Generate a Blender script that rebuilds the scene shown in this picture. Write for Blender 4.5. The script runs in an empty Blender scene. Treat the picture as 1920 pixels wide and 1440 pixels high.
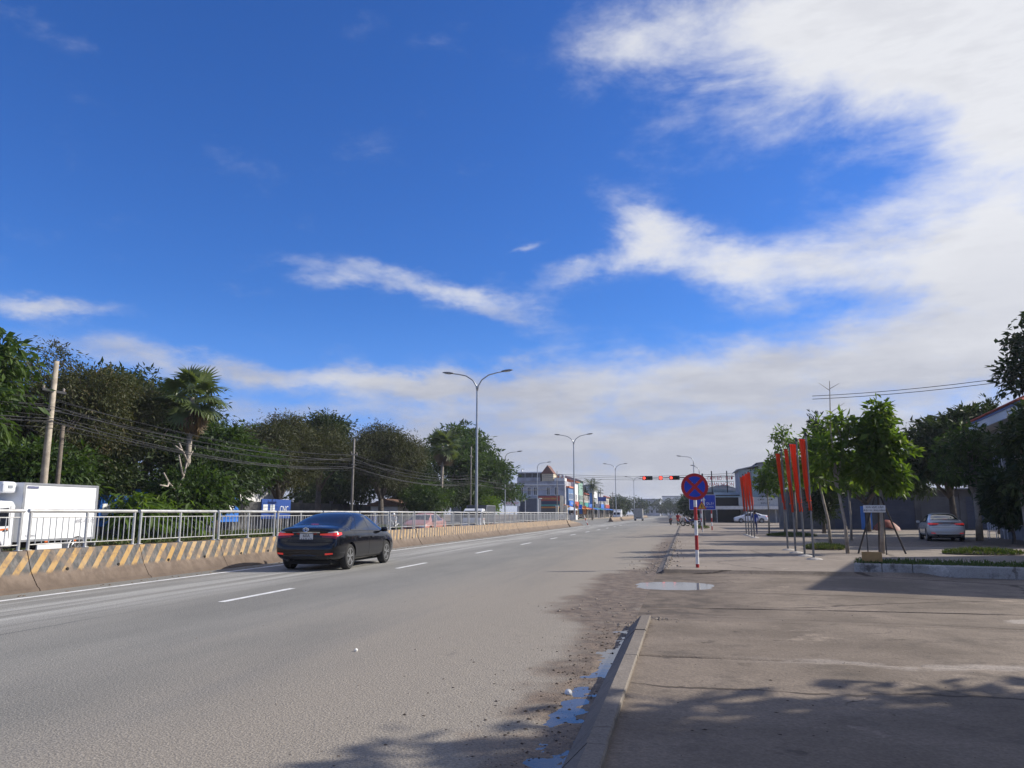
import bpy, bmesh, math, random
import numpy as np
from mathutils import Vector, Matrix
from mathutils.bvhtree import BVHTree
R = math.radians
scene = bpy.context.scene
COL = scene.collection
random.seed(7)

# ---------------------------------------------------------------- camera
cam_d = bpy.data.cameras.new('camera')
cam = bpy.data.objects.new('camera', cam_d); COL.objects.link(cam)
cam_d.sensor_width = 36.0
cam_d.lens = 36.0 * 1450.0 / 1920.0
cam_d.clip_start = 0.05; cam_d.clip_end = 6000.0
cam.location = (0.0, 0.0, 1.5)
cam.rotation_euler = (R(90 + 9.48), 0.0, R(12.47))
scene.camera = cam

# ---------------------------------------------------------------- sun, sky, exposure
SUN_EL, SUN_AZ = 32.0, 66.0            # degrees; azimuth clockwise from +Y
sun_vec = Vector((math.sin(R(SUN_AZ)) * math.cos(R(SUN_EL)), math.cos(R(SUN_AZ)) * math.cos(R(SUN_EL)), math.sin(R(SUN_EL))))
sun_d = bpy.data.lights.new('sun', 'SUN'); sun_d.energy = 5.0; sun_d.angle = R(0.55); sun_d.color = (1.0, 0.935, 0.83)
sun = bpy.data.objects.new('sun', sun_d); COL.objects.link(sun)
sun.rotation_euler = (-sun_vec).to_track_quat('-Z', 'Y').to_euler()
vs = scene.view_settings
vs.view_transform = 'Standard'; vs.look = 'None'; vs.gamma = 1.0; vs.use_curve_mapping = False
vs.exposure = 0.15
scene.cycles.max_bounces = 6; scene.cycles.transparent_max_bounces = 8
scene.cycles.diffuse_bounces = 3; scene.cycles.glossy_bounces = 3; scene.cycles.transmission_bounces = 4
scene.cycles.volume_bounces = 0
scene.cycles.use_denoising = True
scene.cycles.sample_clamp_indirect = 6.0

class NT:
    """small helper to write node trees as expressions"""
    def __init__(s, tree): s.t = tree; s.n = tree.nodes; s.l = tree.links
    def new(s, kind, **kw):
        n = s.n.new(kind)
        for k, v in kw.items(): setattr(n, k, v)
        return n
    def put(s, sock, v):
        if isinstance(v, bpy.types.NodeSocket): s.l.new(v, sock)
        elif v is not None:
            if isinstance(v, (tuple, list)) and sock.type == 'RGBA' and len(v) == 3: v = (*v, 1.0)
            sock.default_value = v
    def m(s, op, a, b=None, c=None, clamp=False):
        n = s.new('ShaderNodeMath', operation=op, use_clamp=clamp)
        s.put(n.inputs[0], a)
        if b is not None: s.put(n.inputs[1], b)
        if c is not None: s.put(n.inputs[2], c)
        return n.outputs[0]
    def vm(s, op, a, b=None):
        n = s.new('ShaderNodeVectorMath', operation=op); s.put(n.inputs[0], a)
        if b is not None: s.put(n.inputs[1], b)
        return n.outputs[0]
    def sep(s, v):
        n = s.new('ShaderNodeSeparateXYZ'); s.put(n.inputs[0], v); return n.outputs
    def comb(s, x, y, z):
        n = s.new('ShaderNodeCombineXYZ')
        for i, v in enumerate((x, y, z)): s.put(n.inputs[i], v)
        return n.outputs[0]
    def noise(s, vec, scale, detail=3.0, rough=0.55, dist=0.0):
        n = s.new('ShaderNodeTexNoise'); s.put(n.inputs['Vector'], vec)
        n.inputs['Scale'].default_value = scale; n.inputs['Detail'].default_value = detail
        n.inputs['Roughness'].default_value = rough; n.inputs['Distortion'].default_value = dist
        return n.outputs[0]
    def voro(s, vec, scale, feature='F1', out=0, rnd=1.0):
        n = s.new('ShaderNodeTexVoronoi', feature=feature); s.put(n.inputs['Vector'], vec)
        n.inputs['Scale'].default_value = scale; n.inputs['Randomness'].default_value = rnd
        return n.outputs[out]
    def sm(s, v, a, b):
        n = s.new('ShaderNodeMapRange', interpolation_type='SMOOTHSTEP'); s.put(n.inputs[0], v)
        s.put(n.inputs[1], a); s.put(n.inputs[2], b); return n.outputs[0]
    def mix(s, f, a, b, blend='MIX'):
        n = s.new('ShaderNodeMix', data_type='RGBA', blend_type=blend); s.put(n.inputs[0], f)
        s.put(n.inputs[6], a); s.put(n.inputs[7], b); return n.outputs[2]
    def bump(s, h, strength, dist=0.02):
        n = s.new('ShaderNodeBump'); n.inputs['Strength'].default_value = strength; n.inputs['Distance'].default_value = dist
        s.put(n.inputs['Height'], h); return n.outputs[0]

def build_world():
    w = bpy.data.worlds.new('World'); scene.world = w; w.use_nodes = True
    N = NT(w.node_tree); N.n.clear()
    out = N.new('ShaderNodeOutputWorld')
    sky = N.new('ShaderNodeTexSky', sky_type='NISHITA', sun_disc=False)
    sky.sun_elevation = R(SUN_EL); sky.sun_rotation = R(SUN_AZ)
    sky.altitude = 50; sky.air_density = 1.0; sky.dust_density = 0.35; sky.ozone_density = 2.2
    tc = N.new('ShaderNodeTexCoord')
    d = N.vm('NORMALIZE', tc.outputs['Generated'])
    x, y, z = N.sep(d)[:3]
    az = N.m('MULTIPLY', N.m('ARCTAN2', x, y), 180 / math.pi)
    el = N.m('MULTIPLY', N.m('ARCSINE', z), 180 / math.pi)
    # warp the directions a little so that cloud outlines are ragged
    nv = N.vm('MULTIPLY', d, (1.0, 1.0, 2.1))
    w1 = N.m('MULTIPLY', N.m('SUBTRACT', N.noise(nv, 5.0, 5, 0.62), 0.5), 8.0)
    w2 = N.m('MULTIPLY', N.m('SUBTRACT', N.noise(N.vm('ADD', nv, (5.1, 2.3, 7.7)), 6.0, 5, 0.62), 0.5), 4.5)
    azw = N.m('ADD', az, w1); elw = N.m('ADD', el, w2)
    # cloud masses: azimuth, elevation, half widths, tilt (degrees), weight
    blobs = [(14.0, 31.6, 12.0, 4.6, -9, 1.12), (27, 29, 12, 7, -8, 1.1), (-2.5, 33.5, 5.0, 2.2, 10, 0.55), (21.5, 20.5, 3.4, 6.0, 0, 0.72), (40, 24, 14, 12, 0, 0.9),
             (-1.6, 20.6, 2.6, 1.9, -30, 0.66), (2.5, 18.4, 4.2, 1.7, -22, 0.55), (11, 16.6, 8.0, 1.7, -6, 0.62), (14.5, 19.8, 4.5, 1.6, 18, 0.40), (20, 15.4, 6.5, 2.6, 0, 0.72),
             (-27, 17.3, 4.8, 1.2, -3, 0.56), (-21.5, 16.3, 4.5, 1.1, -8, 0.55), (-14.0, 15.1, 5.0, 1.2, -16, 0.60), (-6.5, 17.2, 5, 0.75, 12, 0.45),
             (-43.5, 13.2, 4.6, 0.6, -1, 0.48), (-33, 15.4, 2.5, 0.5, 0, 0.36), (-11, 19.3, 1.6, 0.35, 16, 0.34), (-20, 33, 2.5, 0.9, 8, 0.18), (-25, 33.6, 1.6, .7, 10, 0.16), (-46, 29.5, 4, 1.0, -8, 0.22),
             (-8, 8.9, 15, 2.1, 0, 0.62), (12, 10.4, 14, 2.5, 3, 0.78), (8, 5.6, 22, 3.0, 0, 0.75), (-33, 10.3, 9.0, 0.95, -2, 0.72), (-20, 9.8, 9, 1.3, 2, 0.66), (-27, 7.2, 14, 0.8, 0, 0.45), (-20, 5.0, 16, 1.5, 0, 0.50),
             (45, 10, 22, 5, 0, 0.85), (-85, 9, 25, 2.6, 0, 0.6), (-75, 27, 12, 2.5, 12, 0.45), (95, 25, 30, 9, 0, 0.8), (150, 18, 30, 7, 0, 0.7), (-140, 15, 30, 7, 0, 0.7), (55, 50, 34, 12, -8, 1.0), (-60, 62, 40, 8, 20, 0.7), (150, 60, 45, 12, 10, 0.8), (10, 62, 50, 12, 0, 0.85), (100, 42, 26, 11, 0, 0.8), (-150, 42, 45, 12, 0, 0.8), (-90, 45, 20, 6, 15, 0.6)]  # high banks out of view are added for a more neutral fill light
    tot = None
    for a0, e0, ra, re, tilt, wt in blobs:
        dx = N.m('SUBTRACT', azw, a0); dy = N.m('SUBTRACT', elw, e0)
        c, s_ = math.cos(R(tilt)), math.sin(R(tilt))
        p = N.m('ADD', N.m('MULTIPLY', dx, c / ra), N.m('MULTIPLY', dy, s_ / ra))
        q = N.m('ADD', N.m('MULTIPLY', dx, -s_ / re), N.m('MULTIPLY', dy, c / re))
        r2 = N.m('ADD', N.m('MULTIPLY', p, p), N.m('MULTIPLY', q, q))
        g = N.m('MULTIPLY', N.m('EXPONENT', N.m('MULTIPLY', r2, -0.9)), wt)
        tot = g if tot is None else N.m('ADD', tot, g)
    low = N.m('MULTIPLY', N.sm(el, 7.5, 0.5), 0.9)
    f1 = N.noise(nv, 5.2, 11, 0.64, 0.35)
    f2 = N.noise(N.vm('ADD', nv, (3.0, 9.0, 1.0)), 15.0, 8, 0.62)
    gate = N.m('ADD', 0.45, N.m('MULTIPLY', N.sm(tot, 0.05, 0.42), 0.55))
    dens = N.m('ADD', N.m('ADD', tot, low), N.m('MULTIPLY', gate, N.m('MULTIPLY', N.m('SUBTRACT', f1, 0.51), 1.75)))
    dens = N.m('ADD', dens, N.m('MULTIPLY', N.m('SUBTRACT', f2, 0.5), 0.6))
    alpha = N.sm(dens, 0.06, 1.08)
    alpha = N.m('MULTIPLY', alpha, 0.97)
    # cloud colour: white tops, lavender grey in the thick low layer
    f3 = N.noise(N.vm('MULTIPLY', d, (1, 1, 4.2)), 6.0, 8, 0.6)
    lift = N.m('ADD', N.sm(el, 5.0, 21.0), N.m('MULTIPLY', N.m('SUBTRACT', f3, 0.48), 2.1), clamp=True)
    toward = N.sm(az, -25.0, 25.0)
    lift = N.m('ADD', N.m('MULTIPLY', lift, 0.8), N.m('MULTIPLY', toward, 0.2), clamp=True)
    thick = N.sm(dens, 0.6, 1.5)
    ccol = N.mix(lift, (0.43, 0.445, 0.51), (0.77, 0.78, 0.81))
    ccol = N.mix(N.m('MULTIPLY', N.m('MULTIPLY', thick, N.sm(f3, 0.42, 0.62)), 0.35), ccol, (0.50, 0.51, 0.56))
    bg1 = N.new('ShaderNodeBackground'); bg1.inputs['Strength'].default_value = 0.096
    hs = N.new('ShaderNodeHueSaturation'); hs.inputs['Saturation'].default_value = 1.12
    N.l.new(sky.outputs[0], hs.inputs['Color'])
    air = N.mix(N.m('MULTIPLY', N.sm(el, 16.0, 0.0), 0.85), hs.outputs[0], (3.6, 4.6, 6.6))
    N.put(bg1.inputs['Color'], N.mix(1.0, air, (0.47, 0.81, 1.44), 'MULTIPLY'))
    bg2 = N.new('ShaderNodeBackground'); bg2.inputs['Strength'].default_value = 1.0
    N.l.new(ccol, bg2.inputs['Color'])
    mx = N.new('ShaderNodeMixShader')
    N.l.new(alpha, mx.inputs[0]); N.l.new(bg1.outputs[0], mx.inputs[1]); N.l.new(bg2.outputs[0], mx.inputs[2])
    N.l.new(mx.outputs[0], out.inputs['Surface'])
build_world()
scene.world.cycles.sampling_method = 'MANUAL'; scene.world.cycles.sample_map_resolution = 256

# ---------------------------------------------------------------- materials
def new_mat(name):
    m = bpy.data.materials.new(name); m.use_nodes = True
    N = NT(m.node_tree); b = N.n['Principled BSDF']
    return m, N, b
_mats = {}
def M(name, base=(0.5, 0.5, 0.5), rough=0.6, metal=0.0, var=0.0, vscale=4.0, bump=0.0, bscale=40.0, coat=0.0, spec=0.5, emit=None, estr=0.0, dirt=0.0, dirtcol=(0.12, 0.09, 0.06), stretch=None):
    if name in _mats: return _mats[name]
    m, N, b = new_mat(name)
    b.inputs['Roughness'].default_value = rough; b.inputs['Metallic'].default_value = metal
    b.inputs['Specular IOR Level'].default_value = spec
    if coat: b.inputs['Coat Weight'].default_value = coat; b.inputs['Coat Roughness'].default_value = 0.04
    col = None
    if var or dirt or bump:
        tc = N.new('ShaderNodeTexCoord'); v = tc.outputs['Object']
        if stretch: v = N.vm('MULTIPLY', v, stretch)
    if var:
        n = N.noise(v, vscale, 5, 0.6)
        lo = tuple(c * (1 - var) for c in base); hi = tuple(min(1, c * (1 + var)) for c in base)
        col = N.mix(N.sm(n, 0.3, 0.7), lo, hi)
    if dirt:
        n2 = N.noise(N.vm('ADD', v, (3.3, 1.7, 9.1)), vscale * 0.6, 6, 0.65)
        col = N.mix(N.m('MULTIPLY', N.sm(n2, 0.48, 0.7), dirt), col if col is not None else base, dirtcol)
        N.put(b.inputs['Roughness'], N.m('ADD', rough, N.m('MULTIPLY', N.sm(n2, 0.45, 0.7), 0.25), clamp=True))
    N.put(b.inputs['Base Color'], col if col is not None else base)
    if bump: N.put(b.inputs['Normal'], N.bump(N.noise(v, bscale, 4, 0.6), bump))
    if emit is not None:
        N.put(b.inputs['Emission Color'], emit); b.inputs['Emission Strength'].default_value = estr
    _mats[name] = m
    return m

def leaf_mat(name, c1, c2, c3, trans=0.35, rough=0.55):
    """leaf colour varies from leaf to leaf through the 'tint' attribute"""
    m, N, b = new_mat(name)
    at = N.new('ShaderNodeAttribute', attribute_name='tint'); t = at.outputs['Fac']
    col = N.mix(N.sm(t, 0.0, 0.55), c1, c2); col = N.mix(N.sm(t, 0.6, 1.0), col, c3)
    N.put(b.inputs['Base Color'], col); b.inputs['Roughness'].default_value = rough
    b.inputs['Specular IOR Level'].default_value = 0.35
    tr = N.new('ShaderNodeBsdfTranslucent'); N.put(tr.inputs['Color'], N.mix(1.0, col, (1.0, 1.0, 0.45), 'MULTIPLY'))
    mx = N.new('ShaderNodeMixShader'); mx.inputs[0].default_value = trans
    N.l.new(b.outputs[0], mx.inputs[1]); N.l.new(tr.outputs[0], mx.inputs[2])
    N.l.new(mx.outputs[0], N.n['Material Output'].inputs['Surface'])
    return m

def asphalt_mat():
    m, N, b = new_mat('asphalt')
    geo = N.new('ShaderNodeNewGeometry'); P = geo.outputs['Position']; x, y, z = N.sep(P)[:3]
    big = N.noise(N.vm('MULTIPLY', P, (1.0, 0.22, 1)), 0.55, 5, 0.6)
    med = N.noise(P, 2.3, 5, 0.65)
    fine = N.noise(P, 48.0, 2, 0.6); grit = N.voro(P, 70.0)
    col = N.mix(N.sm(big, 0.3, 0.7), (0.178, 0.173, 0.158), (0.232, 0.224, 0.203))
    # pale dust carried along the inner lane and its joint
    streak = N.noise(N.vm('MULTIPLY', P, (3.2, 0.10, 1)), 1.0, 6, 0.6)
    xin = N.m('MULTIPLY', N.sm(x, -8.2, -9.4), N.sm(x, -11.9, -10.6))
    col = N.mix(N.m('MULTIPLY', xin, N.sm(streak, 0.34, 0.66)), col, (0.37, 0.362, 0.335))
    joint = N.m('MULTIPLY', N.sm(N.m('ABSOLUTE', N.m('ADD', x, N.m('ADD', 8.35, N.m('MULTIPLY', med, 0.12)))), 0.05, 0.012), N.sm(streak, 0.4, 0.6))
    col = N.mix(N.m('MULTIPLY', joint, 0.6), col, (0.10, 0.10, 0.10))
    # brown dust towards the kerb
    br = N.sm(N.m('ADD', x, N.m('MULTIPLY', N.m('SUBTRACT', big, 0.5), 5.0)), -6.8, -2.2)
    col = N.mix(N.m('MULTIPLY', br, 0.85), col, (0.262, 0.229, 0.188))
    # damp earth in the gutter and at the driveway
    edge = N.m('ADD', x, N.m('MULTIPLY', N.m('SUBTRACT', N.noise(P, 1.25, 6, 0.65), 0.5), 1.8))
    gap = N.m('MULTIPLY', N.sm(y, 10.4, 12.2), N.sm(y, 23.0, 19.0))
    lim = N.m('SUBTRACT', -1.3, N.m('MULTIPLY', gap, 0.75))
    damp = N.m('MULTIPLY', N.sm(N.m('SUBTRACT', edge, lim), -0.28, 0.30), N.sm(y, 60.0, 40.0))
    damp = N.m('MULTIPLY', damp, N.sm(med, 0.15, 0.5))
    dcol = N.mix(N.sm(N.noise(P, 5.0, 5, 0.7), 0.35, 0.65), (0.082, 0.060, 0.042), (0.185, 0.138, 0.098))
    col = N.mix(N.m('MULTIPLY', damp, 0.92), col, dcol)
    # polished wheel tracks, hairline cracks
    for xc in (-4.1, -5.9, -9.1, -10.7):
        tr = N.m('MULTIPLY', N.sm(N.m('ABSOLUTE', N.m('SUBTRACT', N.m('ADD', x, N.m('MULTIPLY', big, 0.3)), xc + 0.15)), 0.42, 0.05), N.sm(streak, 0.3, 0.7))
        col = N.mix(N.m('MULTIPLY', tr, 0.30), col, (0.17, 0.166, 0.158))
    # scuffs and oily spots
    spot = N.sm(N.noise(N.vm('MULTIPLY', P, (1, 0.6, 1)), 1.7, 3, 0.5), 0.70, 0.76)
    col = N.mix(N.m('MULTIPLY', spot, 0.35), col, (0.12, 0.11, 0.10))
    sp = N.m('ADD', N.m('MULTIPLY', N.m('SUBTRACT', fine, 0.5), 1.35), N.m('MULTIPLY', N.m('SUBTRACT', grit, 0.4), 0.45))
    col = N.mix(1.0, col, N.comb(*(N.m('ADD', 1.0, sp),) * 3), 'MULTIPLY')
    N.put(b.inputs['Base Color'], col)
    N.put(b.inputs['Roughness'], N.m('SUBTRACT', 0.9, N.m('MULTIPLY', damp, 0.22)))
    b.inputs['Specular IOR Level'].default_value = 0.3
    h = N.m('ADD', N.m('MULTIPLY', grit, 0.6), N.m('ADD', fine, N.m('MULTIPLY', med, 0.8)))
    N.put(b.inputs['Normal'], N.bump(h, 0.55, 0.012))
    return m

def concrete_mat(name, c1, c2, c3, crack=0.5, wet=0.0, scale=1.0):
    m, N, b = new_mat(name)
    geo = N.new('ShaderNodeNewGeometry'); P = geo.outputs['Position']; x, y, z = N.sep(P)[:3]
    P = N.vm('MULTIPLY', P, (scale, scale, scale))
    big = N.noise(P, 0.42, 6, 0.62, 0.4); med = N.noise(P, 1.9, 6, 0.66); fine = N.noise(P, 34.0, 3, 0.6); grit = N.voro(P, 60.0)
    col = N.mix(N.sm(big, 0.32, 0.68), c1, c2)
    col = N.mix(N.m('MULTIPLY', N.sm(med, 0.5, 0.72), 0.75), col, c3)
    # dark blotches of old spills, pale scoured patches
    sp = N.sm(N.noise(N.vm('ADD', P, (7.7, 1.3, 0)), 2.6, 4, 0.6), 0.64, 0.74)
    col = N.mix(N.m('MULTIPLY', sp, 0.7), col, tuple(c * 0.42 for c in c1))
    pale = N.sm(N.noise(N.vm('ADD', P, (1.7, 8.3, 0)), 0.8, 6, 0.7), 0.60, 0.70)
    col = N.mix(N.m('MULTIPLY', pale, 0.8), col, tuple(min(1, c * 1.35) for c in c2))
    wv = N.vm('ADD', P, N.comb(N.m('MULTIPLY', med, 0.55), N.m('MULTIPLY', big, 0.9), 0.0))
    cr = N.voro(N.vm('MULTIPLY', wv, (0.55, 1.0, 1.0)), 0.24, 'DISTANCE_TO_EDGE')
    crk = N.m('MULTIPLY', N.sm(cr, 0.009, 0.003), N.sm(med, 0.32, 0.5))
    cr2 = N.voro(N.vm('ADD', wv, (4.0, 9.0, 0.0)), 0.75, 'DISTANCE_TO_EDGE')
    crk = N.m('MAXIMUM', crk, N.m('MULTIPLY', N.m('MULTIPLY', N.sm(cr2, 0.012, 0.003), N.sm(big, 0.52, 0.62)), 0.6))
    col = N.mix(N.m('MULTIPLY', crk, crack), col, (0.06, 0.045, 0.035))
    if wet:
        px_ = N.m('ADD', x, N.m('MULTIPLY', N.m('SUBTRACT', N.noise(P, 1.3, 5, 0.65), 0.5), 2.6))
        wt = N.m('MULTIPLY', N.sm(px_, 1.4, 0.1), N.m('MULTIPLY', N.sm(y, 10.6, 11.6), N.sm(y, 20.6, 19.5)))
        col = N.mix(N.m('MULTIPLY', wt, wet), col, N.mix(N.sm(med, 0.4, 0.6), (0.085, 0.068, 0.054), (0.165, 0.13, 0.10)))
    if wet:
        # pale cement smeared along the slab joint, and a pale repair patch
        dj = N.m('ABSOLUTE', N.m('SUBTRACT', N.m('SUBTRACT', y, 8.1), N.m('MULTIPLY', N.m('SUBTRACT', N.noise(P, 0.9, 5, 0.65), 0.5), 0.9)))
        mort = N.m('MULTIPLY', N.sm(dj, 0.20, 0.05), N.m('MULTIPLY', N.sm(x, 0.2, 1.6), N.sm(med, 0.34, 0.5)))
        qx = N.m('DIVIDE', N.m('SUBTRACT', x, 5.4), 1.25); qy = N.m('DIVIDE', N.m('SUBTRACT', y, 12.2), 0.55)
        rp = N.m('ADD', N.m('ADD', N.m('MULTIPLY', qx, qx), N.m('MULTIPLY', qy, qy)), N.m('MULTIPLY', N.m('SUBTRACT', med, 0.5), 1.2))
        mort = N.m('MAXIMUM', N.m('MULTIPLY', mort, 0.75), N.sm(rp, 1.0, 0.85))
        col = N.mix(N.m('MULTIPLY', mort, 0.8), col, (0.36, 0.315, 0.27))
    spk = N.m('ADD', N.m('MULTIPLY', N.m('SUBTRACT', fine, 0.5), 0.95), N.m('MULTIPLY', N.m('SUBTRACT', grit, 0.4), 0.28))
    col = N.mix(1.0, col, N.comb(*(N.m('ADD', 1.0, spk),) * 3), 'MULTIPLY')
    N.put(b.inputs['Base Color'], col); b.inputs['Roughness'].default_value = 0.85
    b.inputs['Specular IOR Level'].default_value = 0.3
    h = N.m('ADD', N.m('MULTIPLY', med, 1.2), N.m('ADD', fine, N.m('MULTIPLY', crk, -1.5)))
    N.put(b.inputs['Normal'], N.bump(h, 0.5, 0.012))
    return m

def barrier_mat():
    m, N, b = new_mat('striped barrier concrete')
    geo = N.new('ShaderNodeNewGeometry'); P = geo.outputs['Position']; x, y, z = N.sep(P)[:3]
    n1 = N.noise(P, 3.0, 6, 0.65); n2 = N.noise(N.vm('MULTIPLY', P, (1, 1, 0.35)), 9.0, 5, 0.7); n3 = N.noise(P, 0.7, 4, 0.6)
    ph = N.m('FRACT', N.m('DIVIDE', N.m('SUBTRACT', N.m('ADD', y, N.m('MULTIPLY', n1, 0.05)), N.m('MULTIPLY', z, 1.1)), 0.412))
    st = N.m('MULTIPLY', N.sm(ph, 0.02, 0.06), N.sm(ph, 0.50, 0.44))
    yel = N.mix(N.sm(n3, 0.35, 0.65), (0.40, 0.245, 0.085), (0.42, 0.30, 0.165)); blk = N.mix(N.sm(n2, 0.35, 0.7), (0.06, 0.062, 0.062), (0.15, 0.143, 0.135))
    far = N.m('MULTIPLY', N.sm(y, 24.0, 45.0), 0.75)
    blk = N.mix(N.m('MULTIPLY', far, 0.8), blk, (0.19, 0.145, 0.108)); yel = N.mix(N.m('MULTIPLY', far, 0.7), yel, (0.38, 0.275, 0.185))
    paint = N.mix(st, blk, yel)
    bare = N.mix(N.sm(n1, 0.35, 0.65), (0.115, 0.084, 0.063), (0.185, 0.14, 0.106))
    zz = N.m('ADD', z, N.m('MULTIPLY', N.m('SUBTRACT', n2, 0.5), 0.16))
    wear = N.m('MAXIMUM', N.sm(zz, 0.39, 0.29), N.m('MULTIPLY', N.sm(n1, 0.47, 0.62), 0.8))
    col = N.mix(wear, paint, bare)
    col = N.mix(N.m('MULTIPLY', N.sm(n2, 0.55, 0.8), 0.35), col, (0.30, 0.255, 0.21))
    col = N.mix(N.m('MULTIPLY', N.sm(zz, 0.30, 0.05), 0.6), col, (0.10, 0.072, 0.052))
    N.put(b.inputs['Base Color'], col); b.inputs['Roughness'].default_value = 0.85
    N.put(b.inputs['Normal'], N.bump(N.m('ADD', n1, n2), 0.5, 0.02))
    return m

def glass_mat(name, tint=(0.02, 0.025, 0.035), rough=0.03):
    m, N, b = new_mat(name)
    b.inputs['Base Color'].default_value = (*tint, 1); b.inputs['Roughness'].default_value = rough
    b.inputs['Specular IOR Level'].default_value = 0.5; b.inputs['Coat Weight'].default_value = 0.2; b.inputs['Coat Roughness'].default_value = 0.02
    return m

# ---------------------------------------------------------------- mesh helpers
class MB:
    def __init__(s): s.v = []; s.f = []
    def add(s, vs_, fs):
        o = len(s.v); s.v.extend([tuple(p) for p in vs_]); s.f.extend([tuple(i + o for i in f) for f in fs]); return s
    def box(s, c, d, rot=None, taper=1.0):
        hx, hy, hz = d[0] / 2, d[1] / 2, d[2] / 2
        pts = []
        for sz in (-1, 1):
            k = taper if sz > 0 else 1.0
            for sx, sy in ((-1, -1), (1, -1), (1, 1), (-1, 1)):
                p = Vector((sx * hx * k, sy * hy * k, sz * hz))
                if rot is not None: p = rot @ p
                pts.append(p + Vector(c))
        return s.add(pts, [(3, 2, 1, 0), (4, 5, 6, 7), (0, 1, 5, 4), (1, 2, 6, 5), (2, 3, 7, 6), (3, 0, 4, 7)])
    def b(s, x0, x1, y0, y1, z0, z1): return s.box(((x0 + x1) / 2, (y0 + y1) / 2, (z0 + z1) / 2), (x1 - x0, y1 - y0, z1 - z0))
    def bevbox(s, c, d, bev=0.02, rot=None):
        hx, hy, hz = d[0] / 2, d[1] / 2, d[2] / 2; bm = bmesh.new()
        bmesh.ops.create_cube(bm, size=1.0, matrix=Matrix.Diagonal((d[0], d[1], d[2], 1)))
        bmesh.ops.bevel(bm, geom=list(bm.edges), offset=min(bev, min(d) * 0.45), segments=2, affect='EDGES', profile=0.5)
        bm.verts.ensure_lookup_table(); bm.verts.index_update()
        mt = (rot.to_4x4() if rot is not None else Matrix())
        pts = [(mt @ v.co) + Vector(c) for v in bm.verts]; fs = [tuple(v.index for v in f.verts) for f in bm.faces]; bm.free()
        return s.add(pts, fs)
    def tube(s, pts, rad, n=8, cap=True):
        pts = [Vector(p) for p in pts]; k = len(pts)
        if not isinstance(rad, (list, tuple)): rad = [rad] * k
        o = len(s.v); ref = None
        for i, p in enumerate(pts):
            t = (pts[min(i + 1, k - 1)] - pts[max(i - 1, 0)])
            t = t.normalized() if t.length > 1e-9 else Vector((0, 0, 1))
            if ref is None: ref = Vector((1, 0, 0)) if abs(t.x) < 0.8 else Vector((0, 1, 0))
            u = (ref - t * ref.dot(t))
            u = u.normalized() if u.length > 1e-6 else t.orthogonal().normalized()
            w = t.cross(u); ref = u
            for j in range(n):
                a = 2 * math.pi * j / n
                s.v.append(tuple(p + (u * math.cos(a) + w * math.sin(a)) * rad[i]))
        for i in range(k - 1):
            for j in range(n):
                s.f.append((o + i * n + j, o + i * n + (j + 1) % n, o + (i + 1) * n + (j + 1) % n, o + (i + 1) * n + j))
        if cap:
            s.f.append(tuple(o + j for j in range(n - 1, -1, -1))); s.f.append(tuple(o + (k - 1) * n + j for j in range(n)))
        return s
    def lathe(s, prof, c=(0, 0, 0), axis='Z', n=24, cap=True):
        o = len(s.v); c = Vector(c)
        for r, h in prof:
            for j in range(n):
                a = 2 * math.pi * j / n; p = (r * math.cos(a), r * math.sin(a), h)
                if axis == 'X': p = (p[2], p[0], p[1])
                elif axis == 'Y': p = (p[1], p[2], p[0])
                s.v.append(tuple(Vector(p) + c))
        for i in range(len(prof) - 1):
            for j in range(n): s.f.append((o + i * n + j, o + i * n + (j + 1) % n, o + (i + 1) * n + (j + 1) % n, o + (i + 1) * n + j))
        if cap: s.f.append(tuple(o + j for j in range(n - 1, -1, -1))); s.f.append(tuple(o + (len(prof) - 1) * n + j for j in range(n)))
        return s
    def prism(s, poly, a0, a1, axis='Y'):
        """poly in the two other axes (x,z for Y; y,z for X; x,y for Z) extruded from a0 to a1"""
        k = len(poly)
        def P(p, a): return {'Y': (p[0], a, p[1]), 'X': (a, p[0], p[1]), 'Z': (p[0], p[1], a)}[axis]
        return s.add([P(p, a0) for p in poly] + [P(p, a1) for p in poly],
                     [tuple(range(k - 1, -1, -1)), tuple(range(k, 2 * k))] + [(i, (i + 1) % k, k + (i + 1) % k, k + i) for i in range(k)])
    def build(s, name, mat, parent=None, smooth=False, loc=None, recalc=True):
        me = bpy.data.meshes.new(name); me.from_pydata(s.v, [], s.f)
        if recalc:
            bm = bmesh.new(); bm.from_mesh(me); bmesh.ops.recalc_face_normals(bm, faces=bm.faces); bm.to_mesh(me); bm.free()
        me.materials.append(mat)
        if smooth:
            me.polygons.foreach_set('use_smooth', [True] * len(me.polygons))
            if smooth is not True: me.set_sharp_from_angle(angle=R(smooth))
        o = bpy.data.objects.new(name, me); COL.objects.link(o)
        if parent is not None: o.parent = parent
        if loc is not None: o.location = loc
        return o

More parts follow.
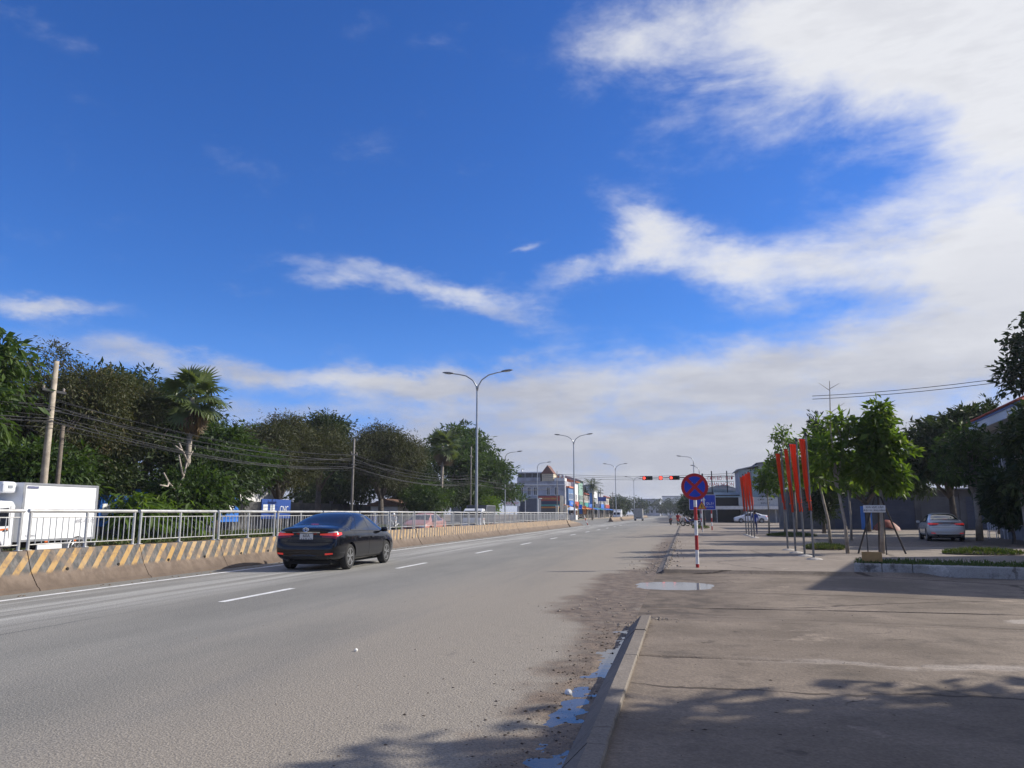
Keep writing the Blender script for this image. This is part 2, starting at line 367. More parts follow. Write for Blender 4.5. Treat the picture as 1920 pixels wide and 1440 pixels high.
def tag(o, label=None, cat=None, group=None, kind=None):
    if label: o['label'] = label
    if cat: o['category'] = cat
    if group: o['group'] = group
    if kind: o['kind'] = kind
    return o
def empty(name, loc=(0, 0, 0), rz=0.0, label=None, cat=None, group=None, kind=None):
    o = bpy.data.objects.new(name, None); COL.objects.link(o); o.location = loc; o.rotation_euler = (0, 0, rz)
    o.empty_display_size = 0.2
    return tag(o, label, cat, group, kind)
def link_copy(name, src, parent, loc, rot=(0, 0, 0), scale=None):
    o = bpy.data.objects.new(name, src.data if isinstance(src, bpy.types.Object) else src); COL.objects.link(o)
    o.parent = parent; o.location = loc; o.rotation_euler = rot
    if scale is not None: o.scale = scale
    return o
def copy_tree(o, parent=None):
    c = o.copy(); COL.objects.link(c); c.parent = parent
    for ch in list(o.children): copy_tree(ch, c)
    return c
def text(name, body, size, mat, parent, loc, rot, extrude=0.004, align='CENTER', sx=1.0):
    cu = bpy.data.curves.new(name, 'FONT'); cu.body = body; cu.size = size; cu.extrude = extrude; cu.align_x = align; cu.align_y = 'CENTER'
    cu.resolution_u = 2; cu.materials.append(mat)
    t = bpy.data.objects.new('tmp_text', cu); COL.objects.link(t)
    me = bpy.data.meshes.new_from_object(t.evaluated_get(bpy.context.evaluated_depsgraph_get())); bpy.data.objects.remove(t)
    if not me.materials: me.materials.append(mat)
    o = bpy.data.objects.new(name, me); COL.objects.link(o); o.parent = parent; o.location = loc; o.rotation_euler = rot; o.scale = (sx, 1, 1)
    return o
def np_mesh(name, verts, faces4, mat, tint=None, parent=None, smooth=False):
    """quads from numpy arrays; tint is one value per quad"""
    me = bpy.data.meshes.new(name); nv, nf = len(verts), len(faces4)
    me.vertices.add(nv); me.vertices.foreach_set('co', np.asarray(verts, np.float32).ravel())
    me.loops.add(nf * 4); me.loops.foreach_set('vertex_index', np.asarray(faces4, np.int32).ravel())
    me.polygons.add(nf); me.polygons.foreach_set('loop_start', np.arange(nf, dtype=np.int32) * 4)
    me.polygons.foreach_set('use_smooth', np.full(nf, bool(smooth)))
    if tint is not None:
        a = me.attributes.new('tint', 'FLOAT', 'FACE'); a.data.foreach_set('value', np.asarray(tint, np.float32))
    me.update(calc_edges=True); me.materials.append(mat)
    o = bpy.data.objects.new(name, me); COL.objects.link(o)
    if parent is not None: o.parent = parent
    return o

# value noise used for terrain heights
_rs = np.random.RandomState(3); _tab = _rs.rand(256, 256)
def vnoise(x, y):
    x = np.asarray(x, float); y = np.asarray(y, float); xi = np.floor(x).astype(int); yi = np.floor(y).astype(int)
    fx = x - xi; fy = y - yi; fx = fx * fx * (3 - 2 * fx); fy = fy * fy * (3 - 2 * fy)
    g = lambda a, b: _tab[a & 255, b & 255]
    return (g(xi, yi) * (1 - fx) + g(xi + 1, yi) * fx) * (1 - fy) + (g(xi, yi + 1) * (1 - fx) + g(xi + 1, yi + 1) * fx) * fy
def fbm(x, y, o=4):
    t = 0; a = 0.5
    for i in range(o): t = t + a * vnoise(np.asarray(x) * 2 ** i + 17 * i, np.asarray(y) * 2 ** i + 31 * i); a *= 0.5
    return t
def sstep(a, b, x):
    t = np.clip((np.asarray(x, float) - a) / (b - a), 0, 1); return t * t * (3 - 2 * t)
def grid_obj(name, xs, ys, hf, mat, parent=None):
    X, Y = np.meshgrid(np.asarray(xs), np.asarray(ys), indexing='ij'); Z = hf(X, Y)
    nx, ny = X.shape; idx = np.arange(nx * ny).reshape(nx, ny)
    f = np.stack([idx[:-1, :-1], idx[1:, :-1], idx[1:, 1:], idx[:-1, 1:]], -1).reshape(-1, 4)
    return np_mesh(name, np.stack([X, Y, Z], -1).reshape(-1, 3), f, mat, parent=parent, smooth=True)

# ================================================================ GROUND
asphalt = asphalt_mat()
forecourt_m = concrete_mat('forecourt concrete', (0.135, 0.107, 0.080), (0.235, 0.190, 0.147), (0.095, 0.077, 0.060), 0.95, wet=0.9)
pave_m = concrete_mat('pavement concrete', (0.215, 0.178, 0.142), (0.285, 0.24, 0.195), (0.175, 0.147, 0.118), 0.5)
kerb_m = concrete_mat('kerb concrete', (0.175, 0.15, 0.125), (0.225, 0.195, 0.163), (0.15, 0.128, 0.106), 0.2, scale=1.3)
earth_m = concrete_mat('bare earth', (0.17, 0.125, 0.09), (0.22, 0.17, 0.12), (0.13, 0.11, 0.08), 0.0)
white_line = M('road paint', (0.72, 0.72, 0.70), 0.7, var=0.12, vscale=6.0, dirt=0.55, dirtcol=(0.3, 0.29, 0.27))
water_m, _N, _b = new_mat('puddle water')
_b.inputs['Base Color'].default_value = (0.06, 0.05, 0.04, 1); _b.inputs['Roughness'].default_value = 0.05; _b.inputs['Specular IOR Level'].default_value = 0.5
_geo = _N.new('ShaderNodeNewGeometry'); _N.put(_b.inputs['Normal'], _N.bump(_N.noise(_geo.outputs['Position'], 5.0, 3, 0.5), 0.06, 0.01))

g = MB(); S = 900.0
g.add([(-S, -S, -0.09), (S, -S, -0.09), (S, S, -0.09), (-S, S, -0.09)], [(0, 1, 2, 3)])
tag(g.build('ground', earth_m, recalc=False), kind='structure')

def zone_gap(y): return sstep(10.2, 12.6, y) * (1 - sstep(20.25, 20.42, y))
def height(x, y):
    n = fbm(x * 1.7, y * 1.7) - 0.47; n2 = fbm(x * 7, y * 7) - 0.47
    kerbzone = 1 - zone_gap(y)
    z = kerbzone * 0.11 * (x > -0.6) + (1 - kerbzone) * 0.02 * sstep(-0.4, 3.2, x)
    z = z + 0.010 * n2 * sstep(-3.5, -1.5, x) * (x < 0.0) + 0.006 * n * (x > -0.6)
    gut = sstep(-1.14, -0.96, x + 0.10 * n + 0.12 * n2) * (x < -0.6) * sstep(2.0, 4.0, y) * (1 - sstep(10.55, 10.9, y))
    nl = fbm(x * 2.0, y * 0.55) - 0.47
    z = z - gut * (0.027 + 0.085 * nl + 0.045 * n2)
    d2 = ((x + 0.25) / 0.72) ** 2 + ((y - 17.2) / 0.8) ** 2
    z = z - 0.085 * np.exp(-d2 * 1.1) * (1 + 1.6 * n)
    d3 = ((x + 1.1) / 0.35) ** 2 + ((y - 22.0) / 2.2) ** 2
    z = z - 0.03 * np.exp(-d3) * (x < -0.6)
    return z
xs = np.concatenate([[-12.9, -11, -9, -7, -5.5, -4.4], np.linspace(-3.6, -0.75, 58)])
ys = np.concatenate([[-30, -15, -6, -1], np.linspace(1.5, 24, 420), np.linspace(25, 60, 40), [75, 98]])
tag(grid_obj('road', xs, ys, height, asphalt), kind='structure')
tag(grid_obj('cross_road', [-60, -30, -12.9, -6, -0.75, 0.6], [98, 105, 115, 125, 135], lambda x, y: 0 * x - 0.002, asphalt), kind='structure')
tag(grid_obj('far_road', [-12.9, -6, -0.75], [135, 200, 300, 420, 700], lambda x, y: 0 * x + 0.0, asphalt), kind='structure')
tag(grid_obj('opposite_road', [-23.2, -18, -13.1], [-40, 0, 40, 80, 98], lambda x, y: 0 * x, asphalt), kind='structure')
tag(grid_obj('far_opposite_road', [-23.2, -18, -13.1], [135, 200, 300, 420, 700], lambda x, y: 0 * x, asphalt), kind='structure')
tag(grid_obj('median_ground', [-13.1, -12.9], [-40, 98], lambda x, y: 0 * x - 0.004, earth_m), kind='structure')

# forecourt in cast slabs, with a ragged joint between them
fore = empty('forecourt', kind='structure')
xs_f = np.concatenate([np.linspace(-0.52, 3.4, 70), np.linspace(3.55, 9.5, 24), [12, 16, 24, 40]])
def slab(y0, y1, n, x0=None):
    ys_ = np.linspace(y0, y1, n); xx = xs_f if x0 is None else np.concatenate([np.linspace(x0, -0.56, 6), xs_f])
    o = grid_obj('slab', xx, ys_, height, forecourt_m, fore)
    me = o.data; co = np.empty(len(me.vertices) * 3, np.float32); me.vertices.foreach_get('co', co); co = co.reshape(-1, 3)
    for yy, sgn in ((y0, 1), (y1, -1)):
        k = np.abs(co[:, 1] - yy) < 1e-4
        if 3 < yy < 20:
            co[k, 1] += sgn * (0.010 + 0.03 * (fbm(co[k, 0] * 3.0 + sgn, co[k, 0] * 0 + yy) - 0.3)) + 0.16 * (fbm(co[k, 0] * 0.5, co[k, 0] * 0 + yy * 7) - 0.5)
            co[k, 2] -= 0.012
    me.vertices.foreach_set('co', co.ravel()); me.update()
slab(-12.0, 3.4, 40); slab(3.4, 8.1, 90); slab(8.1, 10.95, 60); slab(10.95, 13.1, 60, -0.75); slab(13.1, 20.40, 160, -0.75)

# gutter water and the driveway puddle: flat sheets that show only where the ground dips below them
def sheet(name, x0, x1, y0, y1, z, mat): return MB().add([(x0, y0, z), (x1, y0, z), (x1, y1, z), (x0, y1, z)], [(0, 1, 2, 3)]).build(name, mat, recalc=False)
tag(sheet('gutter_water', -2.0, -0.70, 2.5, 10.9, -0.0135, water_m), kind='structure')
tag(sheet('driveway_puddle', -1.9, 2.0, 15.6, 19.6, -0.019, water_m), kind='structure')

# kerbs of single stones
def kerb_run(name, x0, ya, yb, step, flip=1, h=0.15, gap=0.012):
    e = empty(name, kind='structure'); y = ya; r = random.Random(5)
    while y < yb - 0.1:
        y2 = min(y + step * r.uniform(0.93, 1.07), yb)
        dz = r.uniform(-0.006, 0.006); dx = r.uniform(-0.006, 0.006)
        pr = [(x0 + dx, -0.1), (x0 + dx, 0.005), (x0 + dx + flip * 0.13, h - 0.02 + dz), (x0 + dx + flip * 0.15, h + dz), (x0 + dx + flip * 0.262, h + dz), (x0 + dx + flip * 0.272, h - 0.012 + dz), (x0 + dx + flip * 0.272, -0.1)]
        MB().prism(pr, y, y2 - gap, 'Y').build('kerb_stone', kerb_m, e); y = y2
    return e
kerb_run('kerb', -0.77, -6.0, 10.88, 1.55)
kerb_run('far_kerb', -0.77, 20.42, 97.0, 1.6, h=0.075)
kerb_run('opposite_kerb', -23.2, 8.0, 97.0, 2.5, -1)

# raised pavement beyond the driveway
tag(MB().b(-0.49, 60, 20.42, 97.0, -0.05, 0.05).build('pavement', pave_m), kind='structure')
tag(MB().b(7.2, 60, 37.5, 62.0, 0.0, 0.056).build('service_lane', asphalt), kind='structure')
tag(MB().b(2.0, 60, 97.0, 160, -0.05, 0.10).build('far_pavement', pave_m), kind='structure')
tag(MB().b(-60, -23.5, -40, 97.0, -0.05, 0.13).build('opposite_pavement', pave_m), kind='structure')
tag(MB().b(-60, -23.5, 135.0, 600, -0.05, 0.13).build('far_left_pavement', pave_m), kind='structure')
tag(MB().b(-0.5, 60, 160.0, 600, -0.05, 0.11).build('far_right_pavement', pave_m), kind='structure')

# painted markings
mk = empty('road_markings', kind='structure')
def strip(x0, x1, y0, y1, z=0.004, wob=0.0): return MB().add([(x0, y0, z), (x1, y0, z), (x1, y1, z), (x0, y1, z)], [(0, 1, 2, 3)]).build('painted_line', white_line, mk, recalc=False)
for ya, yb in ((-20, 40), (40.02, 98)): strip(-11.68, -11.53, ya, yb)
for k in range(-2, 11): strip(-7.87, -7.73, 12.25 + 8.35 * k, 14.75 + 8.35 * k)
strip(-11.5, -1.2, 99.0, 99.5, 0.005); strip(-12.0, -1.2, 103.0, 103.4, 0.005)
for k in range(12): strip(-7.87, -7.73, 138 + 8.35 * k, 140.6 + 8.35 * k)
strip(-22.6, -22.45, -20, 97)

# ================================================================ MEDIAN BARRIER, RAILING
barrier_m = barrier_mat()
galv = M('galvanised steel', (0.50, 0.50, 0.485), 0.45, 0.55, var=0.16, vscale=3.0, dirt=0.35, dirtcol=(0.25, 0.21, 0.17))
dark_steel = M('dark steel', (0.05, 0.05, 0.052), 0.5, 0.6, var=0.2)
black_hole = M('drain hole', (0.015, 0.013, 0.012), 0.9)
BX = -12.95                                   # centre line of the barrier
prof = [(-0.30, -0.03), (0.62, -0.03), (0.60, 0.03), (0.53, 0.08), (0.36, 0.35), (0.22, 0.75), (0.205, 0.765), (0.02, 0.765), (0.0, 0.75), (-0.1, 0.35)]
bar = empty('concrete_barrier', (BX, 0, 0), label='concrete median barrier painted with worn yellow and black slanted stripes', cat='barrier')
SEG = 3.27; Y0 = 13.18 - 4 * SEG
rr = random.Random(2)
for i in range(26):
    ya = Y0 + i * SEG; dx = rr.uniform(-0.02, 0.02); dz = rr.uniform(-0.012, 0.012)
    b_ = MB(); n = 10
    for k in range(n + 1):
        y = ya + 0.012 + (SEG - 0.024) * k / n
        for j, (px, pz) in enumerate(prof):
            w = 0.012 * (vnoise(y * 2.3 + j, j * 3.1) - 0.5) if pz > 0 else 0
            b_.v.append((px + dx + w, y, pz + (dz if pz > 0.1 else 0) + (0.05 * (vnoise(y * 1.5, 9.1) - 0.5) if 0.02 < pz < 0.2 else 0)))
    k = len(prof)
    for a in range(n):
        for j in range(k): b_.f.append((a * k + j, a * k + (j + 1) % k, (a + 1) * k + (j + 1) % k, (a + 1) * k + j))
    b_.f.append(tuple(range(k))); b_.f.append(tuple(n * k + j for j in range(k - 1, -1, -1)))
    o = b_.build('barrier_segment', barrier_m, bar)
    if ya < 40:
        for q in (0.28, 0.74): MB().lathe([(0.035, 0), (0.036, 0.012)], (0.365 + dx, ya + SEG * q, 0.36), 'X', 10).build('drain_hole', black_hole, o)
# tapered end piece
MB().add([(-0.30, 85.8, 0), (0.6, 85.8, 0), (0.36, 85.8, 0.35), (0.2, 85.8, 0.75), (0.0, 85.8, 0.75), (-0.25, 97.5, 0), (0.5, 97.5, 0), (0.3, 97.5, 0.16), (0.15, 97.5, 0.28), (0.0, 97.5, 0.28)],
         [(0, 1, 2, 3, 4), (9, 8, 7, 6, 5), (0, 5, 6, 1), (1, 6, 7, 2), (2, 7, 8, 3), (3, 8, 9, 4), (4, 9, 5, 0)]).build('barrier_end', barrier_m, bar)

rail = empty('railing', (BX + 0.1, 0, 0), label='galvanised pedestrian railing along the top of the striped median barrier', cat='railing')
bal_me = MB().tube([(0, 0, 0.875), (0, 0, 1.415)], 0.0105, 6).build('baluster', galv, rail)
post_me = MB().tube([(0, 0, 0.755), (0, 0, 1.525)], 0.031, 10).build('post', galv, rail)
post_me.location = (0, Y0 + 0.14, 0)
bal_me.location = (0, Y0 + 0.3, 0)
far_bal = MB(); rr = random.Random(11)
for i in range(26):
    ya = Y0 + i * SEG; y1, y2, ym = ya + 0.13, ya + SEG - 0.10, ya + SEG / 2 + 0.02
    tilt = rr.uniform(-0.006, 0.006)
    p = MB().tube([(0, y1 - 0.06, 1.545 + tilt), (0, y2 + 0.06, 1.545 - tilt)], 0.040, 10).build('railing_panel', galv, rail, 40)
    for y in (y1, ym, y2):
        link_copy('post', post_me, p, (0, y, 0)); 
        if i < 14: MB().bevbox((0, y, 0.772), (0.12, 0.11, 0.014), 0.004).build('base_plate', galv, p)
    MB().tube([(0, y1, 1.415), (0, y2, 1.415)], 0.012, 6).build('upper_rail', galv, p)
    MB().tube([(0, y1, 0.875), (0, y2, 0.875)], 0.012, 6).build('lower_rail', galv, p)
    for (a, c) in ((y1, ym), (ym, y2)):
        for k in range(1, 9):
            y = a + (c - a) * k / 9
            if i < 17: link_copy('baluster', bal_me, p, (rr.uniform(-.004, .004), y, 0), (rr.uniform(-.008, .008), 0, 0))
            else: far_bal.tube([(0, y, 0.875), (0, y, 1.415)], 0.0105, 4)
bpy.data.objects.remove(bal_me); bpy.data.objects.remove(post_me)
tag(far_bal.build('far_balusters', galv, rail), kind='stuff')
ye = Y0 + 26 * SEG
p = MB().tube([(0, ye, 1.545), (0, ye + 1.9, 1.545), (0, ye + 3.4, 0.86)], 0.032, 8).build('railing_end', galv, rail)
MB().tube([(0, ye, 0.86), (0, ye + 3.4, 0.86)], 0.02, 6).build('lower_rail', galv, p)
for k in range(12):
    y = ye + 0.25 * (k + 1); MB().tube([(0, y, 0.86), (0, y, 1.53 if y < ye + 1.9 else 1.53 - (y - ye - 1.9) * 0.44)], 0.0105, 4).build('baluster', galv, p)

# ================================================================ STREET LAMPS
lamp_m = M('lamp pole paint', (0.42, 0.43, 0.43), 0.4, 0.7, var=0.1)
head_m = M('lamp head', (0.16, 0.16, 0.165), 0.5, 0.2); lens_m = M('lamp lens', (0.55, 0.53, 0.46), 0.2)
def lamp_head(root, tip, dirx, sc=1.0):
    h = MB(); r = Matrix.Rotation(-0.12 * dirx, 3, 'Y'); pts = []
    for t, wy, wz in ((0.0, 0.04, 0.04), (0.10, 0.10, 0.075), (0.35, 0.15, 0.095), (0.62, 0.13, 0.075), (0.78, 0.05, 0.03)):
        for j in range(10):
            a = 2 * math.pi * j / 10; h.v.append(tuple(Vector(tip) + r @ Vector((dirx * t * sc, wy * math.cos(a) * sc, (wz * math.sin(a) * (1.0 if math.sin(a) > 0 else 0.5)) * sc))))
    for i in range(4):
        for j in range(10): h.f.append((i * 10 + j, i * 10 + (j + 1) % 10, (i + 1) * 10 + (j + 1) % 10, (i + 1) * 10 + j))
    h.f.append(tuple(range(10))); h.f.append(tuple(range(49, 39, -1)))
    o = h.build('lamp_head', head_m, root, True)
    MB().box(Vector(tip) + r @ Vector((dirx * 0.42 * sc, 0, -0.045 * sc)), (0.36 * sc, 0.17 * sc, 0.03 * sc), r).build('lens', lens_m, o)
def double_lamp(y, label, H=10.25):
    e = empty('street_lamp', (BX + 0.1, y, 0.0), label=label, cat='street lamp', group='twin arm street lamps on the median')
    z0 = 0.76
    MB().tube([(0, 0, z0), (0, 0, H - 1.25)], [0.105, 0.062], 12).build('pole', lamp_m, e, 40)
    MB().bevbox((0, 0, z0 + 0.02), (0.3, 0.3, 0.04), 0.01).build('base_plate', galv, e)
    for d in (-1, 1):
        MB().tube([(0, 0, H - 1.3), (d * 0.06, 0, H - 0.95), (d * 0.30, 0, H - 0.55), (d * 0.75, 0, H - 0.25), (d * 1.30, 0, H - 0.12), (d * 1.62, 0, H - 0.07)], [0.055, 0.05, 0.045, 0.042, 0.038, 0.034], 8).build('arm', lamp_m, e, True)
        lamp_head(e, (d * 1.58, 0, H - 0.07), d)
for k, (y, lb) in enumerate(((47.7, 'tall twin arm street lamp nearest on the median railing'), (92.5, 'second twin arm street lamp, at the far end of the railing'), (150, 'twin arm street lamp beyond the crossing, third on the median'), (205, 'distant twin arm street lamp, fourth on the median'))):
    double_lamp(y, lb, 10.55 if k == 0 else 10.9)
def single_lamp(x, y, H, d, label, armx=1.7):
    e = empty('street_lamp', (x, y, 0.0), label=label, cat='street lamp', group='single arm street lamps at the roadside')
    MB().tube([(0, 0, 0), (0, 0, H - 1.1)], [0.10, 0.06], 10).build('pole', lamp_m, e, 40)
    MB().tube([(0, 0, H - 1.15), (d * 0.03, 0, H - 0.7), (d * 0.25, 0, H - 0.3), (d * 0.75, 0, H - 0.1), (d * armx, 0, H)], [0.058, 0.05, 0.045, 0.04, 0.035], 8).build('arm', lamp_m, e, True)
    lamp_head(e, (d * armx, 0, H), d)
single_lamp(-24.2, 105.0, 9.9, 1, 'single arm street lamp in front of the round green tree')
single_lamp(-24.9, 133.0, 10.2, 1, 'single arm street lamp in front of the grey two storey building')
single_lamp(1.45, 119.0, 9.9, -1, 'single arm street lamp rising behind the round no stopping sign')
single_lamp(2.4, 128.0, 9.0, -1, 'thin street lamp seen right of the round no stopping sign', 0.6)

# ================================================================ SIGNS
red_p = M('sign red', (0.42, 0.012, 0.014), 0.45, var=0.12, vscale=3.0); blue_p = M('sign blue', (0.008, 0.045, 0.42), 0.4, var=0.1, vscale=2.0)
white_p = M('sign white', (0.74, 0.74, 0.72), 0.5, var=0.06, dirt=0.3, dirtcol=(0.4, 0.36, 0.3)); steel_b = M('sign back', (0.33, 0.34, 0.35), 0.5, 0.6)
pole_red = M('pole red', (0.40, 0.02, 0.02), 0.5, var=0.15)
e = empty('no_stopping_sign', (0.27, 22.0, 0.045), R(4), label='round blue no stopping sign with red ring and cross on striped pole', cat='road sign')
zs = [0.0, 0.10, 0.47, 0.86, 1.26, 1.62, 1.95, 2.30]
for i in range(len(zs) - 1):
    MB().tube([(0, 0, zs[i]), (0, 0, zs[i + 1])], 0.045, 14).build('pole_band', pole_red if i % 2 == 0 else white_p, e, 40)
def disc(r, y0, y1, n=48): return MB().lathe([(r, y0), (r, y1)], (0, 0, 0), 'Y', n)
zc, rad = 2.17, 0.365
plate = disc(rad, -0.052, -0.048).build('sign_plate', red_p, e); plate.location = (0, 0, zc)
bk = disc(rad - 0.002, -0.046, -0.042).build('sign_back', steel_b, e); bk.location = (0, 0, zc)
# four blue sectors leave the red cross
for q in range(4):
    a0 = math.pi / 2 * q; r_in = rad * 0.77; hw = 0.042; pts = []
    a_off = math.asin(hw / r_in)
    for k in range(11):
        a = a0 - math.pi / 4 + a_off + (math.pi / 2 - 2 * a_off) * k / 10; pts.append((r_in * math.cos(a), r_in * math.sin(a)))
    tip = hw * math.sqrt(2); pts.append((tip * math.cos(a0), tip * math.sin(a0)))
    o = MB().prism(pts, -0.0565, -0.0525, 'Y').build('blue_sector', blue_p, plate)
for z in (zc - 0.15, zc + 0.12): MB().bevbox((0, -0.03, z), (0.14, 0.05, 0.03), 0.005).build('clamp', galv, e)

# traffic signal on a mast arm
sig_m = M('signal housing', (0.018, 0.018, 0.02), 0.5); lit = M('lit red lamp', (0.6, 0.03, 0.02), 0.3, emit=(1.0, 0.06, 0.04), estr=2.6)
unlit_y = M('unlit amber lamp', (0.10, 0.06, 0.01), 0.3); unlit_g = M('unlit green lamp', (0.01, 0.06, 0.035), 0.3)
e = empty('traffic_signal', (1.9, 85.0, 0.05), label='traffic signal mast with three red lights on a long arm over the road', cat='traffic light')
MB().tube([(0, 0, 0), (0, 0, 5.6)], [0.13, 0.085], 12).build('mast', dark_steel, e, 40)
MB().tube([(0, 0, 5.15), (-2.0, 0, 5.20), (-6.7, 0, 5.16)], [0.07, 0.055, 0.035], 8).build('mast_arm', dark_steel, e, True)
def signal(x, wide=True, face=True):
    if wide:
        h = MB().bevbox((x, -0.12, 5.17), (1.08, 0.2, 0.44), 0.07).build('signal_head', sig_m, e)
        for k, m_ in enumerate((lit, unlit_y, unlit_g)):
            MB().lathe([(0.14, 0), (0.125, -0.02), (0.07, -0.04), (0.01, -0.045)], (x - 0.34 + k * 0.34, -0.222, 5.17), 'Y', 16).build('lamp', m_, h, True)
            MB().lathe([(0.16, -0.16), (0.16, 0), (0.150, 0), (0.150, -0.155)], (x - 0.34 + k * 0.34, -0.222, 5.17), 'Y', 16, False).build('visor', sig_m, h, True)
    else:
        h = MB().bevbox((x, -0.12, 5.17), (0.42, 0.2, 0.44), 0.07).build('signal_head', sig_m, e)
        MB().lathe([(0.17, 0), (0.15, -0.02), (0.08, -0.04), (0.01, -0.045)], (x, -0.222, 5.17), 'Y', 16).build('lamp', lit, h, True)
signal(-5.75); signal(-4.35, False); signal(-2.9)

# blue direction board with striped posts and a yellow warning triangle
yel_p = M('sign yellow', (0.60, 0.33, 0.02), 0.45, var=0.1)
e = empty('direction_sign', (1.45, 70.0, 0.05), label='blue direction board with white arrow behind the no stopping sign', cat='road sign')
for x in (-0.1, 0.75):
    for k in range(6): MB().tube([(x, 0.06, 0.35 * k), (x, 0.06, 0.35 * (k + 1))], 0.05, 8).build('post_band', white_p if k % 2 else pole_red, e)
MB().bevbox((0.02, 0, 2.38), (2.25, 0.04, 1.32), 0.01).build('board', blue_p, e)
for (cx, cz, w, h) in ((0.02, 3.02, 2.2, 0.03), (0.02, 1.74, 2.2, 0.03), (-1.08, 2.38, 0.03, 1.25), (1.12, 2.38, 0.03, 1.25)): MB().box((cx, -0.024, cz), (w, 0.006, h)).build('border', white_p, e)
MB().prism([(0.10, 1.95), (0.22, 1.95), (0.22, 2.55), (0.31, 2.55), (0.16, 2.82), (0.01, 2.55), (0.10, 2.55)], -0.027, -0.021, 'Y').build('arrow', white_p, e)
text('lettering', 'QL.51', 0.27, white_p, e, (0.66, -0.026, 2.28), (R(90), 0, 0)); text('lettering', 'BIÊN HÒA', 0.17, white_p, e, (0.56, -0.026, 1.98), (R(90), 0, 0))
e = empty('warning_sign', (1.25, 62.0, 0.05), label='small yellow triangular warning sign in front of the blue direction board', cat='road sign')
MB().tube([(0, 0.05, 0), (0, 0.05, 2.5)], 0.04, 8).build('post', white_p, e)
MB().prism([(-0.36, 1.75), (0.36, 1.75), (0.0, 2.38)], -0.01, 0.01, 'Y').build('sign_plate', red_p, e)
MB().prism([(-0.27, 1.80), (0.27, 1.80), (0.0, 2.27)], -0.016, -0.012, 'Y').build('yellow_face', yel_p, e)
MB().prism([(-0.03, 1.86), (0.03, 1.86), (0.04, 2.1), (-0.04, 2.1)], -0.022, -0.018, 'Y').build('symbol', sig_m, e)

# ================================================================ FLAGS
flag_m = leaf_mat('red flag cloth', (0.95, 0.15, 0.05), (0.95, 0.15, 0.05), (0.95, 0.15, 0.05), 0.55, 0.7)
pole_m = M('flag pole steel', (0.20, 0.20, 0.20), 0.42, 0.75, var=0.15)
conc_w = M('footing concrete', (0.40, 0.37, 0.33), 0.9, var=0.2, bump=0.3)
_N = [n for n in flag_m.node_tree.nodes if n.type == 'MIX' and n.blend_type == 'MULTIPLY'][0]; _N.inputs[7].default_value = (1, 0.8, 0.7, 1)
def flag_pole(x, y, H, seed, label, group, lean):
    r = random.Random(seed)
    e = empty('flag_pole', (x, y, 0.05), R(r.uniform(-12, 12)), label=label, cat='flag', group=group)
    top = Vector((lean[0], lean[1], H))
    MB().tube([(0, 0, 0), tuple(top)], [0.038, 0.028], 10).build('pole', pole_m, e, 40)
    MB().lathe([(0.035, 0), (0.042, 0.02), (0.042, 0.10), (0.02, 0.13)], tuple(top), 'Z', 10).build('finial', dark_steel, e, 40)
    MB().lathe([(0.26, 0), (0.22, 0.03), (0.10, 0.055), (0.05, 0.06)], (0.02, 0, 0), 'Z', 14).build('footing', conc_w, e, 30)
    arm = MB().tube([tuple(top + Vector((0, 0, -0.10))), tuple(top + Vector((-0.22, -0.02, -0.07)))], 0.012, 6).build('arm', pole_m, e)
    # a limp, pleated strip of cloth that hangs from the arm and is tied at the foot
    L = H * r.uniform(.53, .60); w0 = r.uniform(.075, .105); tw = r.uniform(-.5, .9); nz, nu = 26, 13; f = MB(); ph = r.uniform(0, 6)
    for i in range(nz + 1):
        t = i / nz; z = H - 0.09 - L * t
        w = w0 * (1 - 0.35 * t) * (1 + 0.12 * math.sin(5 * t + ph))
        if t > 0.86: w *= 0.55 + 2.2 * (t - 0.86) * (1 if i % 2 else 0.8)
        cx = -0.13 + 0.10 * t + 0.02 * math.sin(4 * t + ph) + lean[0] * (z / H)
        for j in range(nu):
            u = j / (nu - 1) - 0.5
            f.v.append((cx + u * 2 * w * math.cos(tw * t), lean[1] * z / H + u * 2 * w * math.sin(tw * t) + (0.045 * math.sin(u * 15 + ph + 2.5 * t) + 0.02 * math.sin(u * 31 + 2 * ph)) * (0.6 + 0.4 * t) + 0.02 * math.sin(7 * t + ph), z - 0.05 * abs(u) * (t > 0.98)))
    for i in range(nz):
        for j in range(nu - 1): a = i * nu + j; f.f.append((a, a + 1, a + nu + 1, a + nu))
    fl = f.build('flag', flag_m, e, True, recalc=False)
    s_ = fl.modifiers.new('thickness', 'SOLIDIFY'); s_.thickness = 0.006
    tz = H - 0.09 - L * 0.87; MB().lathe([(0.085, -0.012), (0.085, 0.012)], (-0.04 + lean[0] * tz / H, lean[1] * tz / H, tz), 'Z', 10).build('tie', flag_m, fl)
order = ['nearest', 'second nearest', 'third nearest', 'farthest']
for k, y in enumerate((26.6, 28.5, 30.8, 33.0)):
    flag_pole(3.93, y, 3.92, k, 'red flag furled on a steel pole, %s of the near four' % order[k], 'red flags beside the young trees', (random.Random(k).uniform(-0.06, 0.0), 0))
for k, y in enumerate((48.6, 50.6, 52.8, 55.0)):
    flag_pole(3.95, y, 3.95, k + 10, 'furled red flag near the person in blue, %s of the far four' % order[k], 'red flags before the parked white car', (random.Random(k + 5).uniform(-0.06, 0.0), 0))

